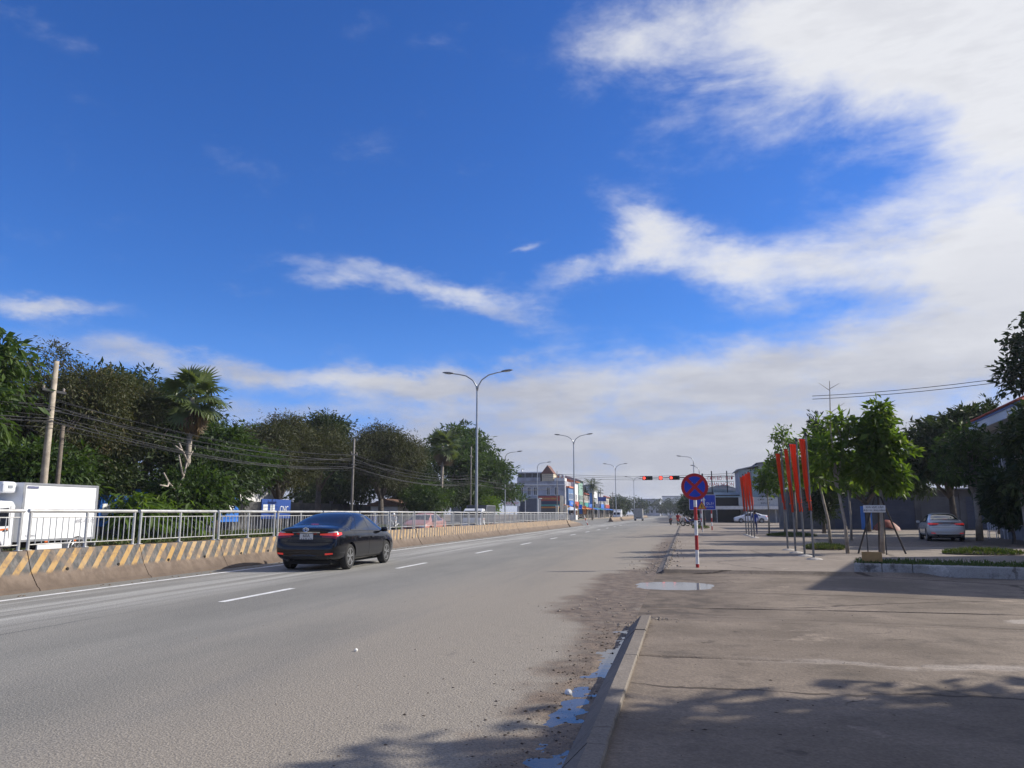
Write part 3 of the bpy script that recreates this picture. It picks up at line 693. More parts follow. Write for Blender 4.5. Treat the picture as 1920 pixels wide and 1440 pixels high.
# ================================================================ UTILITY POLES AND CABLES
upole_m = M('weathered concrete pole', (0.42, 0.36, 0.28), 0.9, var=0.2, bump=0.2, dirt=0.3)
wood_m = M('grey wood pole', (0.17, 0.14, 0.11), 0.9, var=0.25, bump=0.3)
cable_m = M('black cable', (0.03, 0.03, 0.032), 0.7)
ceram = M('insulator', (0.35, 0.30, 0.25), 0.3)
grey_pole = M('grey concrete pole', (0.20, 0.185, 0.165), 0.9, var=0.25, vscale=1.5)
UP = [(-24.0, 25.3, 7.3, 0.0, 'thick concrete utility pole standing behind the white truck'), (-24.0, 53.8, 6.9, 0, 'slim concrete utility pole between the large trees'), (-24.0, 86.5, 9.0, 0, 'utility pole in front of the round green tree'), (-24.2, 150.0, 9.5, 0, 'distant utility pole beside the far coconut palm')]
for (x, y, h, l, lb) in UP:
    k_ = 0.86 if y < 30 else 0.62
    e = empty('utility_pole', (x, y, 0.1), label=lb, cat='utility pole', group='utility poles along the far side of the road')
    MB().tube([(0, 0, 0), (0, 0, h * 0.55), (0.02, 0.03, h)], [0.17 * k_, 0.145 * k_, 0.11 * k_], 10).build('pole', upole_m if y < 30 else grey_pole, e, True)
    MB().bevbox((0.05, 0, h - 1.2), (0.10, 1.2, 0.10), 0.015).build('crossarm', dark_steel, e)
    MB().bevbox((0.05, 0, h - 1.95), (0.08, 0.9, 0.08), 0.015).build('crossarm', dark_steel, e)
    for k in (-0.5, 0, 0.5): MB().lathe([(0.03, 0), (0.05, 0.03), (0.03, 0.06), (0.05, 0.09), (0.02, 0.14)], (0.05, k, h - 1.15), 'Z', 8).build('insulator', ceram, e)
e = empty('utility_pole', (-24.6, 26.6, 0.1), label='thin brown wooden pole beside the thick concrete utility pole', cat='utility pole')
MB().tube([(0, 0, 0), (-0.02, 0.05, 2.5), (0.03, 0.0, 4.9)], [0.10, 0.09, 0.075], 8).build('pole', wood_m, e, True)
r = random.Random(4)
for k in range(10):
    pts = []; hs = []
    ends = [(-24.0 + r.uniform(-0.2, 0.2), -6.0, 5.5)] + [(a[0] + r.uniform(-.25, .25), a[1], 0) for a in UP]
    low = k % 2; zz = [5.6, 5.15, 5.0, 5.0, 6.6]; off = r.uniform(-0.25, 0.35) + (0.55 if not low else -0.25)
    sag = r.uniform(0.35, 0.9)
    for s_ in range(4):
        a, b_ = ends[s_], ends[s_ + 1]
        for q in range(12):
            t = q / 12; pts.append((a[0] + (b_[0] - a[0]) * t, a[1] + (b_[1] - a[1]) * t, (zz[s_] + (zz[s_ + 1] - zz[s_]) * t) + off - 4 * sag * t * (1 - t)))
    o = MB().tube(pts, 0.010 if k % 3 else 0.018, 4).build('overhead_cable', cable_m)
    tag(o, 'black overhead cable sagging between the utility poles on the far side', 'cable', 'overhead cables on the far side')
for k in range(3):
    pts = [(-26 + 40 * t, 143 + 0.6 * k, 8.2 + 0.35 * k - 3.0 * t * (1 - t)) for t in [q / 14 for q in range(15)]]
    tag(MB().tube(pts, 0.028, 4).build('overhead_cable', cable_m), 'black overhead cable crossing above the road beyond the signals', 'cable', 'overhead cables across the road')
for k in range(2):
    pts = [(8.2 + 14 * t, 52 - 8 * t, 8.9 - 0.2 * k - 1.2 * t * (1 - t) + t * 0.3) for t in [q / 10 for q in range(11)]]
    tag(MB().tube(pts, 0.018, 4).build('overhead_cable', cable_m), 'thin overhead cable above the dark layered tree on the right', 'cable', 'overhead cables above the right trees')

# ================================================================ VEHICLES
tyre_m = M('tyre rubber', (0.022, 0.022, 0.022), 0.85, var=0.2); alloy_m = M('alloy', (0.55, 0.56, 0.57), 0.3, 0.9)
rim_dark = M('rim dark', (0.03, 0.03, 0.032), 0.5, 0.5); chrome_m = M('chrome', (0.75, 0.76, 0.78), 0.12, 1.0)
tail_red = M('tail light red', (0.55, 0.015, 0.012), 0.12, coat=1.0, emit=(1.0, 0.05, 0.03), estr=0.25); tail_dark = M('tail light dark red', (0.16, 0.006, 0.006), 0.12, coat=1.0)
tail_clear = M('tail light clear', (0.6, 0.6, 0.6), 0.15, coat=1.0); seam_m = M('panel gap', (0.006, 0.006, 0.006), 0.8)
trim_m = M('black plastic trim', (0.02, 0.02, 0.021), 0.6); plate_m = M('number plate', (0.62, 0.62, 0.60), 0.5, dirt=0.2, dirtcol=(0.4, 0.38, 0.35)); ink_m = M('plate ink', (0.02, 0.02, 0.02), 0.6)
car_glass = glass_mat('tinted car glass', (0.010, 0.012, 0.018)); under_m = M('underbody', (0.012, 0.012, 0.012), 0.9)
head_l = M('headlight', (0.5, 0.52, 0.55), 0.1, coat=1.0)

def eval_mesh(o):
    dg = bpy.context.evaluated_depsgraph_get(); return bpy.data.meshes.new_from_object(o.evaluated_get(dg))

RINGS = [  # (y, [(x, z) * 9]) ; end rings carry their own y per point
    ('A', [(0, -2.24, .29), (.62, -2.22, .29), (.79, -2.18, .37), (.83, -2.20, .60), (.815, -2.15, .86), (.76, -2.14, .985), (.62, -2.17, 1.035), (.30, -2.21, 1.06), (0, -2.22, 1.065)]),
    (-1.92, [(0, .22), (.70, .22), (.865, .32), (.895, .60), (.87, .89), (.79, 1.03), (.64, 1.085), (.32, 1.10), (0, 1.105)]),
    (-1.60, [(0, .20), (.72, .20), (.875, .30), (.90, .60), (.88, .91), (.80, 1.05), (.66, 1.115), (.34, 1.14), (0, 1.145)]),
    (-1.12, [(0, .20), (.74, .20), (.875, .29), (.90, .60), (.885, .925), (.785, 1.10), (.64, 1.275), (.36, 1.325), (0, 1.335)]),
    (-.62, [(0, .20), (.74, .20), (.875, .29), (.895, .60), (.885, .925), (.775, 1.11), (.61, 1.40), (.36, 1.45), (0, 1.46)]),
    (-.05, [(0, .20), (.74, .20), (.87, .29), (.89, .60), (.88, .915), (.775, 1.09), (.605, 1.43), (.36, 1.47), (0, 1.48)]),
    (.45, [(0, .20), (.74, .20), (.87, .29), (.89, .60), (.88, .905), (.78, 1.06), (.605, 1.39), (.36, 1.43), (0, 1.44)]),
    (.95, [(0, .20), (.74, .20), (.87, .29), (.89, .60), (.875, .895), (.795, 1.01), (.66, 1.16), (.38, 1.205), (0, 1.215)]),
    (1.38, [(0, .20), (.72, .20), (.87, .29), (.89, .58), (.865, .87), (.80, .945), (.66, .975), (.36, .995), (0, 1.00)]),
    (1.82, [(0, .20), (.70, .20), (.855, .29), (.875, .56), (.84, .80), (.77, .86), (.62, .885), (.34, .90), (0, .905)]),
    (2.12, [(0, .21), (.64, .21), (.79, .30), (.82, .54), (.77, .73), (.70, .775), (.56, .80), (.30, .815), (0, .82)]),
    ('L', [(0, 2.27, .25), (.48, 2.20, .25), (.64, 2.18, .34), (.68, 2.20, .52), (.62, 2.19, .65), (.55, 2.19, .69), (.43, 2.21, .71), (.24, 2.25, .72), (0, 2.26, .72)])]

def sedan_body():
    b = MB(); full = []
    for y, pts in RINGS:
        P = [(p if len(p) == 3 else (p[0], y, p[1])) for p in pts]
        ring = [tuple(p) for p in P] + [(-p[0], p[1], p[2]) for p in P[-2:0:-1]]
        full.append(ring)
    n = len(full[0]); 
    for ring in full: b.v.extend(ring)
    for i in range(len(full) - 1):
        for j in range(n): b.f.append((i * n + j, i * n + (j + 1) % n, (i + 1) * n + (j + 1) % n, (i + 1) * n + j))
    for base, ring, sgn in ((0, full[0], -1), ((len(full) - 1) * n, full[-1], 1)):
        o = len(b.v); cz = 0.62 if sgn < 0 else 0.48
        for p in ring:
            z = cz + (p[2] - cz) * 0.72
            bul = 0.10 * math.exp(-((z - 0.52) / 0.13) ** 2) - (0.05 * max(0, (z - 0.62) / 0.3)) + 0.01
            b.v.append((p[0] * 0.78, p[1] + sgn * bul, z))
        for j in range(n): b.f.append((base + j, base + (j + 1) % n, o + (j + 1) % n, o + j))
        h = n // 2
        for j in range(h - 1): 
            b.f.append((o + j, o + j + 1, o + (n - j - 1) % n, o + (n - j) % n)) if j else b.f.append((o, o + 1, o + n - 1))
        b.f.append((o + h - 1, o + h, o + h + 1))
    return b

def patcher(bvh):
    def patch(quad, axis, nu=8, nv=6, off=0.004, skip_steep=False):
        A, B, C, D = [Vector(q) for q in quad]; m = MB(); idx = {}
        ax = {'X+': (Vector((-1, 0, 0)), lambda u, v: Vector((3, u, v))), 'X-': (Vector((1, 0, 0)), lambda u, v: Vector((-3, u, v))),
              'Y-': (Vector((0, 1, 0)), lambda u, v: Vector((u, -5, v))), 'Y+': (Vector((0, -1, 0)), lambda u, v: Vector((u, 5, v))),
              'Z+': (Vector((0, 0, -1)), lambda u, v: Vector((u, v, 4)))}[axis]
        for i in range(nu + 1):
            for j in range(nv + 1):
                s, t = i / nu, j / nv; q = (A * (1 - s) + B * s) * (1 - t) + (D * (1 - s) + C * s) * t
                hit = bvh.ray_cast(ax[1](q.x, q.y), ax[0])
                if hit[0] is not None: idx[(i, j)] = len(m.v); m.v.append(tuple(hit[0] + hit[1] * off))
        for i in range(nu):
            for j in range(nv):
                k = [(i, j), (i + 1, j), (i + 1, j + 1), (i, j + 1)]
                if all(c in idx for c in k): m.f.append(tuple(idx[c] for c in k))
        return m
    return patch

_wheel_cache = {}
def wheel(parent, loc, side, r=0.325, w=0.205, steel=False):
    key = (r, w, steel)
    if key not in _wheel_cache:
        rt = r * 0.69
        t = MB().lathe([(rt, -w / 2 + .01), (r * 0.90, -w / 2), (r * 0.97, -w / 2 + 0.02), (r, -w / 2 + 0.045), (r, w / 2 - 0.045), (r * 0.97, w / 2 - 0.02), (r * 0.90, w / 2), (rt, w / 2 - .01)], (0, 0, 0), 'X', 32).build('tyre', tyre_m, None, 35)
        d = MB().lathe([(rt * 0.98, -w / 2 + .02), (rt, w / 2 - .008), (rt * 0.95, w / 2 - 0.002), (rt * 0.9, w / 2 - 0.03), (rt * 0.25, w / 2 - 0.05)], (0, 0, 0), 'X', 32).build('rim', rim_dark if not steel else alloy_m, None, 35)
        sp = MB()
        sp.lathe([(rt * 0.98, w / 2 - 0.012), (rt * 1.0, w / 2 - 0.004), (rt * 0.9, w / 2 - 0.004), (rt * 0.89, w / 2 - 0.02)], (0, 0, 0), 'X', 32)
        sp.lathe([(rt * 0.24, w / 2 - 0.05), (rt * 0.22, w / 2 - 0.012), (rt * 0.1, w / 2 - 0.008)], (0, 0, 0), 'X', 16)
        for k in range(5):
            for dd in (-0.15, 0.15):
                a = 2 * math.pi * k / 5 + dd; c, s_ = math.cos(a), math.sin(a)
                rot = Matrix.Rotation(a, 3, 'X')
                sp.box(rot @ Vector((w / 2 - 0.02, rt * 0.55, 0)), (0.022, rt * 0.75, rt * 0.13), rot)
        s_o = sp.build('spokes', alloy_m, None, 30)
        _wheel_cache[key] = (t.data, d.data, s_o.data)
        for o in (t, d, s_o): bpy.data.objects.remove(o)
    td, dd, sd = _wheel_cache[key]
    rz = 0 if side > 0 else math.pi
    t = link_copy('wheel', td, parent, loc, (random.uniform(0, 1), 0, rz))
    link_copy('rim', dd, t, (0, 0, 0)); link_copy('spokes', sd, t, (0, 0, 0))
    return t

_sedan_cache = {}
def sedan(loc, rz, paint, scale, label, plate=None, badge=True, black=False, group=None):
    root = empty('car', loc, rz, label=label, cat='car', group=group); root.scale = (scale,) * 3
    if 'me' not in _sedan_cache:
        o = sedan_body().build('body', paint); o.modifiers.new('s', 'SUBSURF').levels = 3
        me = eval_mesh(o); bv = bmesh.new(); bv.from_mesh(me); bvh = BVHTree.FromBMesh(bv); bv.free()
        o2 = bpy.data.objects.new('tmp', me); COL.objects.link(o2)
        cut = MB()
        for y in (-1.36, 1.34):
            for s_ in (-1, 1): cut.lathe([(0.37, -0.23), (0.37, 0.23)], (s_ * 0.84, y, 0.33), 'X', 40)
        co = cut.build('cutter', under_m)
        bo = o2.modifiers.new('b', 'BOOLEAN'); bo.object = co; bo.operation = 'DIFFERENCE'; bo.solver = 'EXACT'
        me2 = eval_mesh(o2); me2.polygons.foreach_set('use_smooth', [True] * len(me2.polygons)); me2.set_sharp_from_angle(angle=R(38))
        for q in (o, o2, co): bpy.data.objects.remove(q)
        _sedan_cache['me'] = me2; _sedan_cache['bvh'] = bvh
    me = _sedan_cache['me'].copy(); me.materials.clear(); me.materials.append(paint)
    me.polygons.foreach_set('material_index', [0] * len(me.polygons))
    body = bpy.data.objects.new('body', me); COL.objects.link(body); body.parent = root
    patch = patcher(_sedan_cache['bvh'])
    def P(name, quad, axis, mat, parent=root, nu=8, nv=6, off=0.004): return patch(quad, axis, nu, nv, off).build(name, mat, parent, True)
    MB().b(-0.62, 0.62, -2.0, 2.0, 0.16, 0.26).build('underbody', under_m, root)
    P('rear_window', [(-.655, -1.66), (.655, -1.66), (.53, -.74), (-.53, -.74)], 'Z+', car_glass, nu=14, nv=10)
    P('windscreen', [(-.56, .52), (.56, .52), (.68, 1.30), (-.68, 1.30)], 'Z+', car_glass, nu=14, nv=10)
    for s_, ax in ((1, 'X+'), (-1, 'X-')):
        P('side_window', [(-.02, .955), (.98, .945), (.47, 1.33), (-.02, 1.375)], ax, car_glass, nu=10)
        P('side_window', [(-1.00, .985), (-.10, .955), (-.10, 1.375), (-.60, 1.345)], ax, car_glass, nu=10)
        P('side_window', [(-1.30, 1.02), (-1.05, .99), (-.68, 1.33), (-.80, 1.29)], ax, car_glass, nu=6)
        P('window_trim', [(-1.32, .995), (1.02, .925), (1.0, .942), (-1.31, 1.012)], ax, chrome_m if not black else trim_m, nu=24, nv=1, off=0.007)
        d = P('door_seam', [(-.07, .32), (-.058, .32), (-.058, .95), (-.07, .95)], ax, seam_m, nu=1, nv=12, off=0.003)
        P('door_seam', [(1.02, .32), (1.032, .32), (1.032, .92), (1.02, .92)], ax, seam_m, nu=1, nv=12, off=0.003)
        P('door_seam', [(-.98, .70), (-.968, .70), (-1.09, .98), (-1.10, .98)], ax, seam_m, nu=1, nv=8, off=0.003)
        P('sill_trim', [(-.95, .27), (.95, .27), (.95, .30), (-.95, .30)], ax, trim_m, nu=16, nv=1, off=0.006)
        for yy in (-.82, .12): MB().bevbox((s_ * .892, yy, .80), (.03, .17, .03), .01).build('door_handle', paint if black else chrome_m, root, True)
        mm = MB().bevbox((s_ * .96, .86, .98), (.19, .10, .13), .04).build('mirror', paint, root, True); MB().bevbox((s_ * .88, .88, .945), (.10, .05, .03), .01).build('mirror_arm', trim_m, mm)
        # lamps
        P('tail_light', [(s_ * .36, .885), (s_ * .80, .86), (s_ * .80, .945), (s_ * .36, .925)], 'Y-', tail_red, nu=10, nv=4, off=0.008)
        P('tail_light_lower', [(s_ * .42, .83), (s_ * .80, .80), (s_ * .80, .862), (s_ * .42, .87)], 'Y-', tail_dark, nu=10, nv=3, off=0.008)
        P('tail_light_clear', [(s_ * .56, .945), (s_ * .80, .95), (s_ * .78, .975), (s_ * .60, .965)], 'Y-', tail_clear, nu=8, nv=2, off=0.008)
        P('tail_light_side', [(-2.14, .84), (-1.88, .90), (-1.88, .955), (-2.12, .95)], ax, tail_red, nu=6, nv=3, off=0.007)
        P('reflector', [(s_ * .56, .40), (s_ * .74, .42), (s_ * .74, .455), (s_ * .56, .445)], 'Y-', tail_red, nu=6, nv=2, off=0.008)
        P('headlight', [(s_ * .40, .58), (s_ * .72, .60), (s_ * .74, .70), (s_ * .44, .67)], 'Y+', head_l, nu=8, nv=3, off=0.006)
        for yy in (-1.36, 1.34): wheel(root, (s_ * .775, yy, .325), s_)
    P('bumper_seam', [(-.80, .705), (.80, .705), (.80, .715), (-.80, .715)], 'Y-', seam_m, nu=20, nv=1, off=0.003)
    P('bumper_diffuser', [(-.60, .30), (.60, .30), (.66, .37), (-.66, .37)], 'Y-', trim_m, nu=16, nv=3, off=0.005)
    P('boot_strip', [(-.37, .945), (.37, .945), (.37, .972), (-.37, .972)], 'Y-', chrome_m, nu=12, nv=2, off=0.014)
    P('grille', [(-.40, .42), (.40, .42), (.46, .56), (-.46, .56)], 'Y+', trim_m, nu=10, nv=3, off=0.006)
    P('brake_light', [(-.10, -1.69), (.10, -1.69), (.10, -1.655), (-.10, -1.655)], 'Z+', tail_red, nu=4, nv=1, off=0.012)
    MB().tube([(-.44, -2.19, .27), (-.44, -2.27, .27)], .03, 10).build('exhaust', dark_steel, root)
    hit = _sedan_cache['bvh'].ray_cast(Vector((0, -5, .82)), Vector((0, 1, 0)))[0]; yb = hit.y
    pl = MB().bevbox((0, yb - .012, .815), (.36, .016, .22), .006).build('number_plate', plate_m, root)
    if plate:
        text('lettering', plate[0], 0.115, ink_m, pl, (0, yb - .022, .868), (R(90), 0, 0), 0.002); text('lettering', plate[1], 0.115, ink_m, pl, (0, yb - .022, .767), (R(90), 0, 0), 0.002)
    if badge:
        hb = _sedan_cache['bvh'].ray_cast(Vector((0, -5, 1.02)), Vector((0, 1, 0)))[0]
        bd = MB()
        for rx, rz_, cz in ((.075, .050, 0), (.036, .046, 0), (.055, .02, .022)):
            pts = [(rx * math.cos(2 * math.pi * k / 24), hb.y - .012, 1.022 + cz + rz_ * math.sin(2 * math.pi * k / 24)) for k in range(25)]
            bd.tube(pts, .0075, 5, False)
        bd.build('badge', chrome_m, root)
        text('lettering', 'ALTIS', 0.045, chrome_m, root, (.52, yb - .018, .775), (R(90), 0, 0), 0.002)
    return root

black_paint = M('black car paint', (0.004, 0.0045, 0.007), 0.14, 0.0, coat=0.55, spec=0.25, dirt=0.03, dirtcol=(0.06, 0.055, 0.05), vscale=1.5)
silver_paint = M('silver car paint', (0.60, 0.59, 0.55), 0.32, 0.25, coat=0.8); white_paint = M('white car paint', (0.78, 0.78, 0.78), 0.3, coat=0.7, dirt=0.15, dirtcol=(0.45, 0.42, 0.38), vscale=1.0)
pink_paint = M('dull red car paint', (0.46, 0.20, 0.16), 0.4, coat=0.5)
sedan((-9.86, 21.4, 0.0), R(1.5), black_paint, 1.045, 'black sedan driving away in the inner lane beside the barrier', ('60A', '117.12'), black=True)
sedan((13.45, 46.6, 0.056), R(-8), silver_paint, 0.99, 'silver sedan parked with its rear to us under the trees', None, badge=False)
sedan((9.1, 117.0, 0.10), R(90), white_paint, 1.04, 'white sedan parked side on before the shops', None, badge=False)
sedan((-17.2, 50.5, 0.0), R(180), pink_paint, 1.02, 'dull red car behind the railing on the opposite road', None, badge=False)

# ---- box truck
box_white = M('truck box panel', (0.80, 0.81, 0.81), 0.35, dirt=0.12, dirtcol=(0.5, 0.48, 0.44), vscale=0.8); alu = M('aluminium trim', (0.52, 0.53, 0.54), 0.35, 0.8, var=0.1)
cab_white = M('cab white', (0.74, 0.75, 0.76), 0.25, coat=0.7); orange_s = M('orange stripe', (0.55, 0.12, 0.02), 0.4)
def box_truck(loc, rz, label, box=box_white, tall=1.82, cab=cab_white, lettering=True, group=None, fridge=True):
    """local axes: +y is the truck's front, the box rear stands at y = 0; the side we see is -x or +x"""
    e = empty('box_truck', loc, rz, label=label, cat='truck', group=group)
    W = 0.86; L = 3.15; zb = 0.62; zt = zb + tall
    bx = MB().bevbox((0, L / 2, (zb + zt) / 2), (W * 2 - .02, L - .02, zt - zb), .012).build('cargo_box', box, e)
    for s_ in (-1, 1):
        for z in (zb + .04, zt - .035): MB().box((s_ * (W - .005), L / 2, z), (.03, L + .012, .07)).build('edge_trim', alu, bx)
        for y in (.035, L - .035): MB().box((s_ * (W - .003), y, (zb + zt) / 2), (.034, .08, zt - zb - .15)).build('corner_trim', alu, bx)
        MB().box((s_ * (W + .008), L - .35, zt - .14), (.012, .42, .07)).build('marker_panel', M('marker blue', (0.12, 0.13, 0.22), 0.5), bx)
        for y in (.9, 2.1): MB().box((s_ * (W + .012), y, zb - .02), (.02, .12, .05)).build('side_marker', orange_s, bx)
        MB().box((s_ * (W - .04), 1.9, zb - .17), (.05, 1.0, .2)).build('side_guard', cab_white, e)
        # mudguard over the rear wheel
        pts = [(.75 + .40 * math.cos(a), .36 + .38 * math.sin(a)) for a in [math.pi * k / 10 for k in range(11)]]; pin = [(.75 + .36 * math.cos(a), .36 + .34 * math.sin(a)) for a in [math.pi * k / 10 for k in range(10, -1, -1)]]
        MB().prism(pts + pin, s_ * (W - .24), s_ * (W - .01), 'X').build('mudguard', cab_white, e)
        MB().box((s_ * (W - .12), .30, .38), (.22, .02, .36)).build('mud_flap', M('mud flap', (0.16, 0.16, 0.165), 0.8), e)
        wheel(e, (s_ * (W - .14), .75, .33), s_, .33, .20, True); wheel(e, (s_ * (W - .12), 3.95, .33), s_, .33, .19, True)
    MB().b(-.42, .42, .1, 4.3, .42, zb - .005).build('chassis', under_m, e)
    for s_ in (-1, 1): MB().b(*sorted((s_ * .05, s_ * (W - .06))), -.012, -.002, zb + .1, zt - .1).build('rear_door', box, bx)
    MB().b(-W, W, -.08, -.02, .40, .50).build('rear_bumper', alu, e)
    # cab
    C0 = L + .16; prof_c = [(C0, .48), (C0, 1.72), (C0 + .10, 1.86), (C0 + .75, 1.88), (C0 + 1.05, 1.72), (C0 + 1.42, 1.12), (C0 + 1.52, .98), (C0 + 1.55, .45), (C0 + 1.3, .36), (C0 + .95, .36), (C0 + .95, .5), (C0 + .86, .66), (C0 + .66, .72), (C0 + .46, .66), (C0 + .36, .5)]
    cb = MB().prism(prof_c, -W + .06, W - .06, 'X').build('cab', cab, e)
    bv = cb.modifiers.new('bevel', 'BEVEL'); bv.width = .05; bv.segments = 3; bv.limit_method = 'ANGLE'
    for s_ in (-1, 1):
        X = s_ * (W - .056)
        MB().prism([(C0 + .22, 1.12), (C0 + 1.12, 1.10), (C0 + .86, 1.62), (C0 + .26, 1.66)], X, X + s_ * .008, 'X').build('side_window', car_glass, cb)
        MB().prism([(C0 + .17, .74), (C0 + .18, .74), (C0 + .20, 1.72), (C0 + .19, 1.72)], X, X + s_ * .004, 'X').build('door_seam', seam_m, cb)
        MB().prism([(C0 + 1.2, .6), (C0 + 1.21, .6), (C0 + 1.19, 1.08), (C0 + 1.18, 1.08)], X, X + s_ * .004, 'X').build('door_seam', seam_m, cb)
        MB().bevbox((X + s_ * .02, C0 + .32, .98), (.03, .16, .04), .01).build('door_handle', trim_m, cb)
        MB().prism([(C0 + .22, 1.00), (C0 + 1.3, .90), (C0 + 1.3, .98), (C0 + .22, 1.05)], X, X + s_ * .003, 'X').build('stripe', orange_s, cb)
        mm = MB().tube([(X, C0 + 1.15, 1.5), (X + s_ * .18, C0 + 1.28, 1.5)], .012, 6).build('mirror_arm', trim_m, cb); MB().bevbox((X + s_ * .2, C0 + 1.28, 1.38), (.05, .03, .30), .01).build('mirror', trim_m, mm)
        MB().bevbox((s_ * .55, C0 + 1.53, .72), (.28, .06, .16), .02).build('headlight', head_l, cb)
    MB().add([(-W + .16, C0 + 1.08, 1.69), (W - .16, C0 + 1.08, 1.69), (W - .13, C0 + 1.43, 1.13), (-W + .13, C0 + 1.43, 1.13)], [(0, 1, 2, 3)]).build('windscreen', car_glass, cb)
    MB().b(-.35, .35, C0 + 1.545, C0 + 1.565, .58, .70).build('grille', trim_m, cb)
    if fridge:
        u = MB().bevbox((0, L + .30, zt - .16), (1.3, .52, .36), .08).build('refrigeration_unit', cab, e); MB().box((0.66, L + .3, zt - .14), (.012, .16, .08)).build('vent', M('vent grey', (0.25, 0.27, 0.3), 0.6), u); MB().box((-0.66, L + .3, zt - .14), (.012, .16, .08)).build('vent', M('vent grey'), u)
    for k in range(4): MB().tube([(W - .3, L + .05, zb + .1 + .36 * k), (W - .3, L + .05, zb + .16 + .36 * k)], .02, 6).build('hose_clip', trim_m, e)
    if lettering:
        for s_ in (-1, 1):
            text('lettering', '60C-172.12', .17, M('decal grey', (0.22, 0.22, 0.25), 0.6), bx, (s_ * (W + .013), .50, zb + .62), (R(90), 0, R(90 * s_)), .001)
            text('lettering', 'TL: 990KG', .10, M('decal grey'), bx, (s_ * (W + .013), L - .42, zb + .18), (R(90), 0, R(90 * s_)), .001)
    return e
box_truck((-20.86, 23.5, 0.0), R(180), 'white refrigerated box truck on the opposite road behind the railing')

# ================================================================ TREES
bark_m = M('grey bark', (0.10, 0.083, 0.068), 0.95, var=0.3, vscale=3.0, bump=0.5, bscale=14.0); pale_bark = M('pale bark', (0.30, 0.26, 0.21), 0.9, var=0.25, bump=0.4, bscale=14.0)
dead_m = M('bleached dead wood', (0.42, 0.36, 0.30), 0.9, var=0.2)
lf_brown = leaf_mat('olive brown foliage', (0.040, 0.045, 0.016), (0.072, 0.082, 0.026), (0.135, 0.105, 0.045), 0.30)
lf_dark = leaf_mat('dark green foliage', (0.022, 0.040, 0.013), (0.042, 0.070, 0.018), (0.085, 0.105, 0.028), 0.28)
lf_green = leaf_mat('mid green foliage', (0.032, 0.066, 0.014), (0.062, 0.112, 0.020), (0.12, 0.18, 0.03), 0.42)
lf_bright = leaf_mat('bright young foliage', (0.065, 0.12, 0.018), (0.12, 0.20, 0.028), (0.24, 0.29, 0.05), 0.55)
lf_grass = leaf_mat('grass', (0.05, 0.09, 0.02), (0.09, 0.13, 0.03), (0.17, 0.17, 0.06), 0.3)
lf_palm = leaf_mat('palm leaf', (0.07, 0.105, 0.035), (0.12, 0.16, 0.055), (0.22, 0.24, 0.10), 0.35, 0.35)
lf_dry = leaf_mat('dry palm leaf', (0.14, 0.095, 0.055), (0.21, 0.145, 0.085), (0.28, 0.20, 0.12), 0.2)

def unit(v): return v / np.maximum(np.linalg.norm(v, axis=-1, keepdims=True), 1e-9)
def leaf_quads(pos, d, nrm, length, width, rs, fold=0.15):
    """diamond leaves: base, side, tip, side"""
    n = len(pos); side = unit(np.cross(d, nrm)); up = unit(np.cross(side, d))
    k = 0.45 + 1.1 * rs.rand(n, 1); L = length * k * (0.8 + 0.4 * rs.rand(n, 1)); W = width * k * (0.8 + 0.4 * rs.rand(n, 1))
    mid = pos + d * L * 0.45 + up * (fold * W)
    v = np.stack([pos, mid + side * W * 0.5, pos + d * L - up * fold * L * 0.6, mid - side * W * 0.5], 1).reshape(-1, 3)
    return v, np.arange(4 * n).reshape(n, 4)
def crown_points(lobes, n, rs, flat=1.0, shell=0.55):
    """cluster centres through the lobes' volume, denser near the outside"""
    vol = np.array([l[3] * l[4] * l[5] for l in lobes]); pick = rs.choice(len(lobes), n, p=vol / vol.sum())
    L = np.array(lobes)[pick]; d = unit(rs.randn(n, 3)); r = (shell + (1 - shell) * rs.rand(n, 1)) ** 0.8
    k = rs.rand(n, 1) < 0.25; r = np.where(k, r * rs.rand(n, 1) ** 0.5, r)
    ang = np.arctan2(d[:, 1], d[:, 0]); wob = 0.97 + 0.07 * np.sin(3 * ang + L[:, 0] * 5 + 4 * d[:, 2]) + 0.07 * np.sin(7 * ang + 3 * L[:, 1])
    return L[:, :3] + d * r * wob[:, None] * L[:, 3:6], d
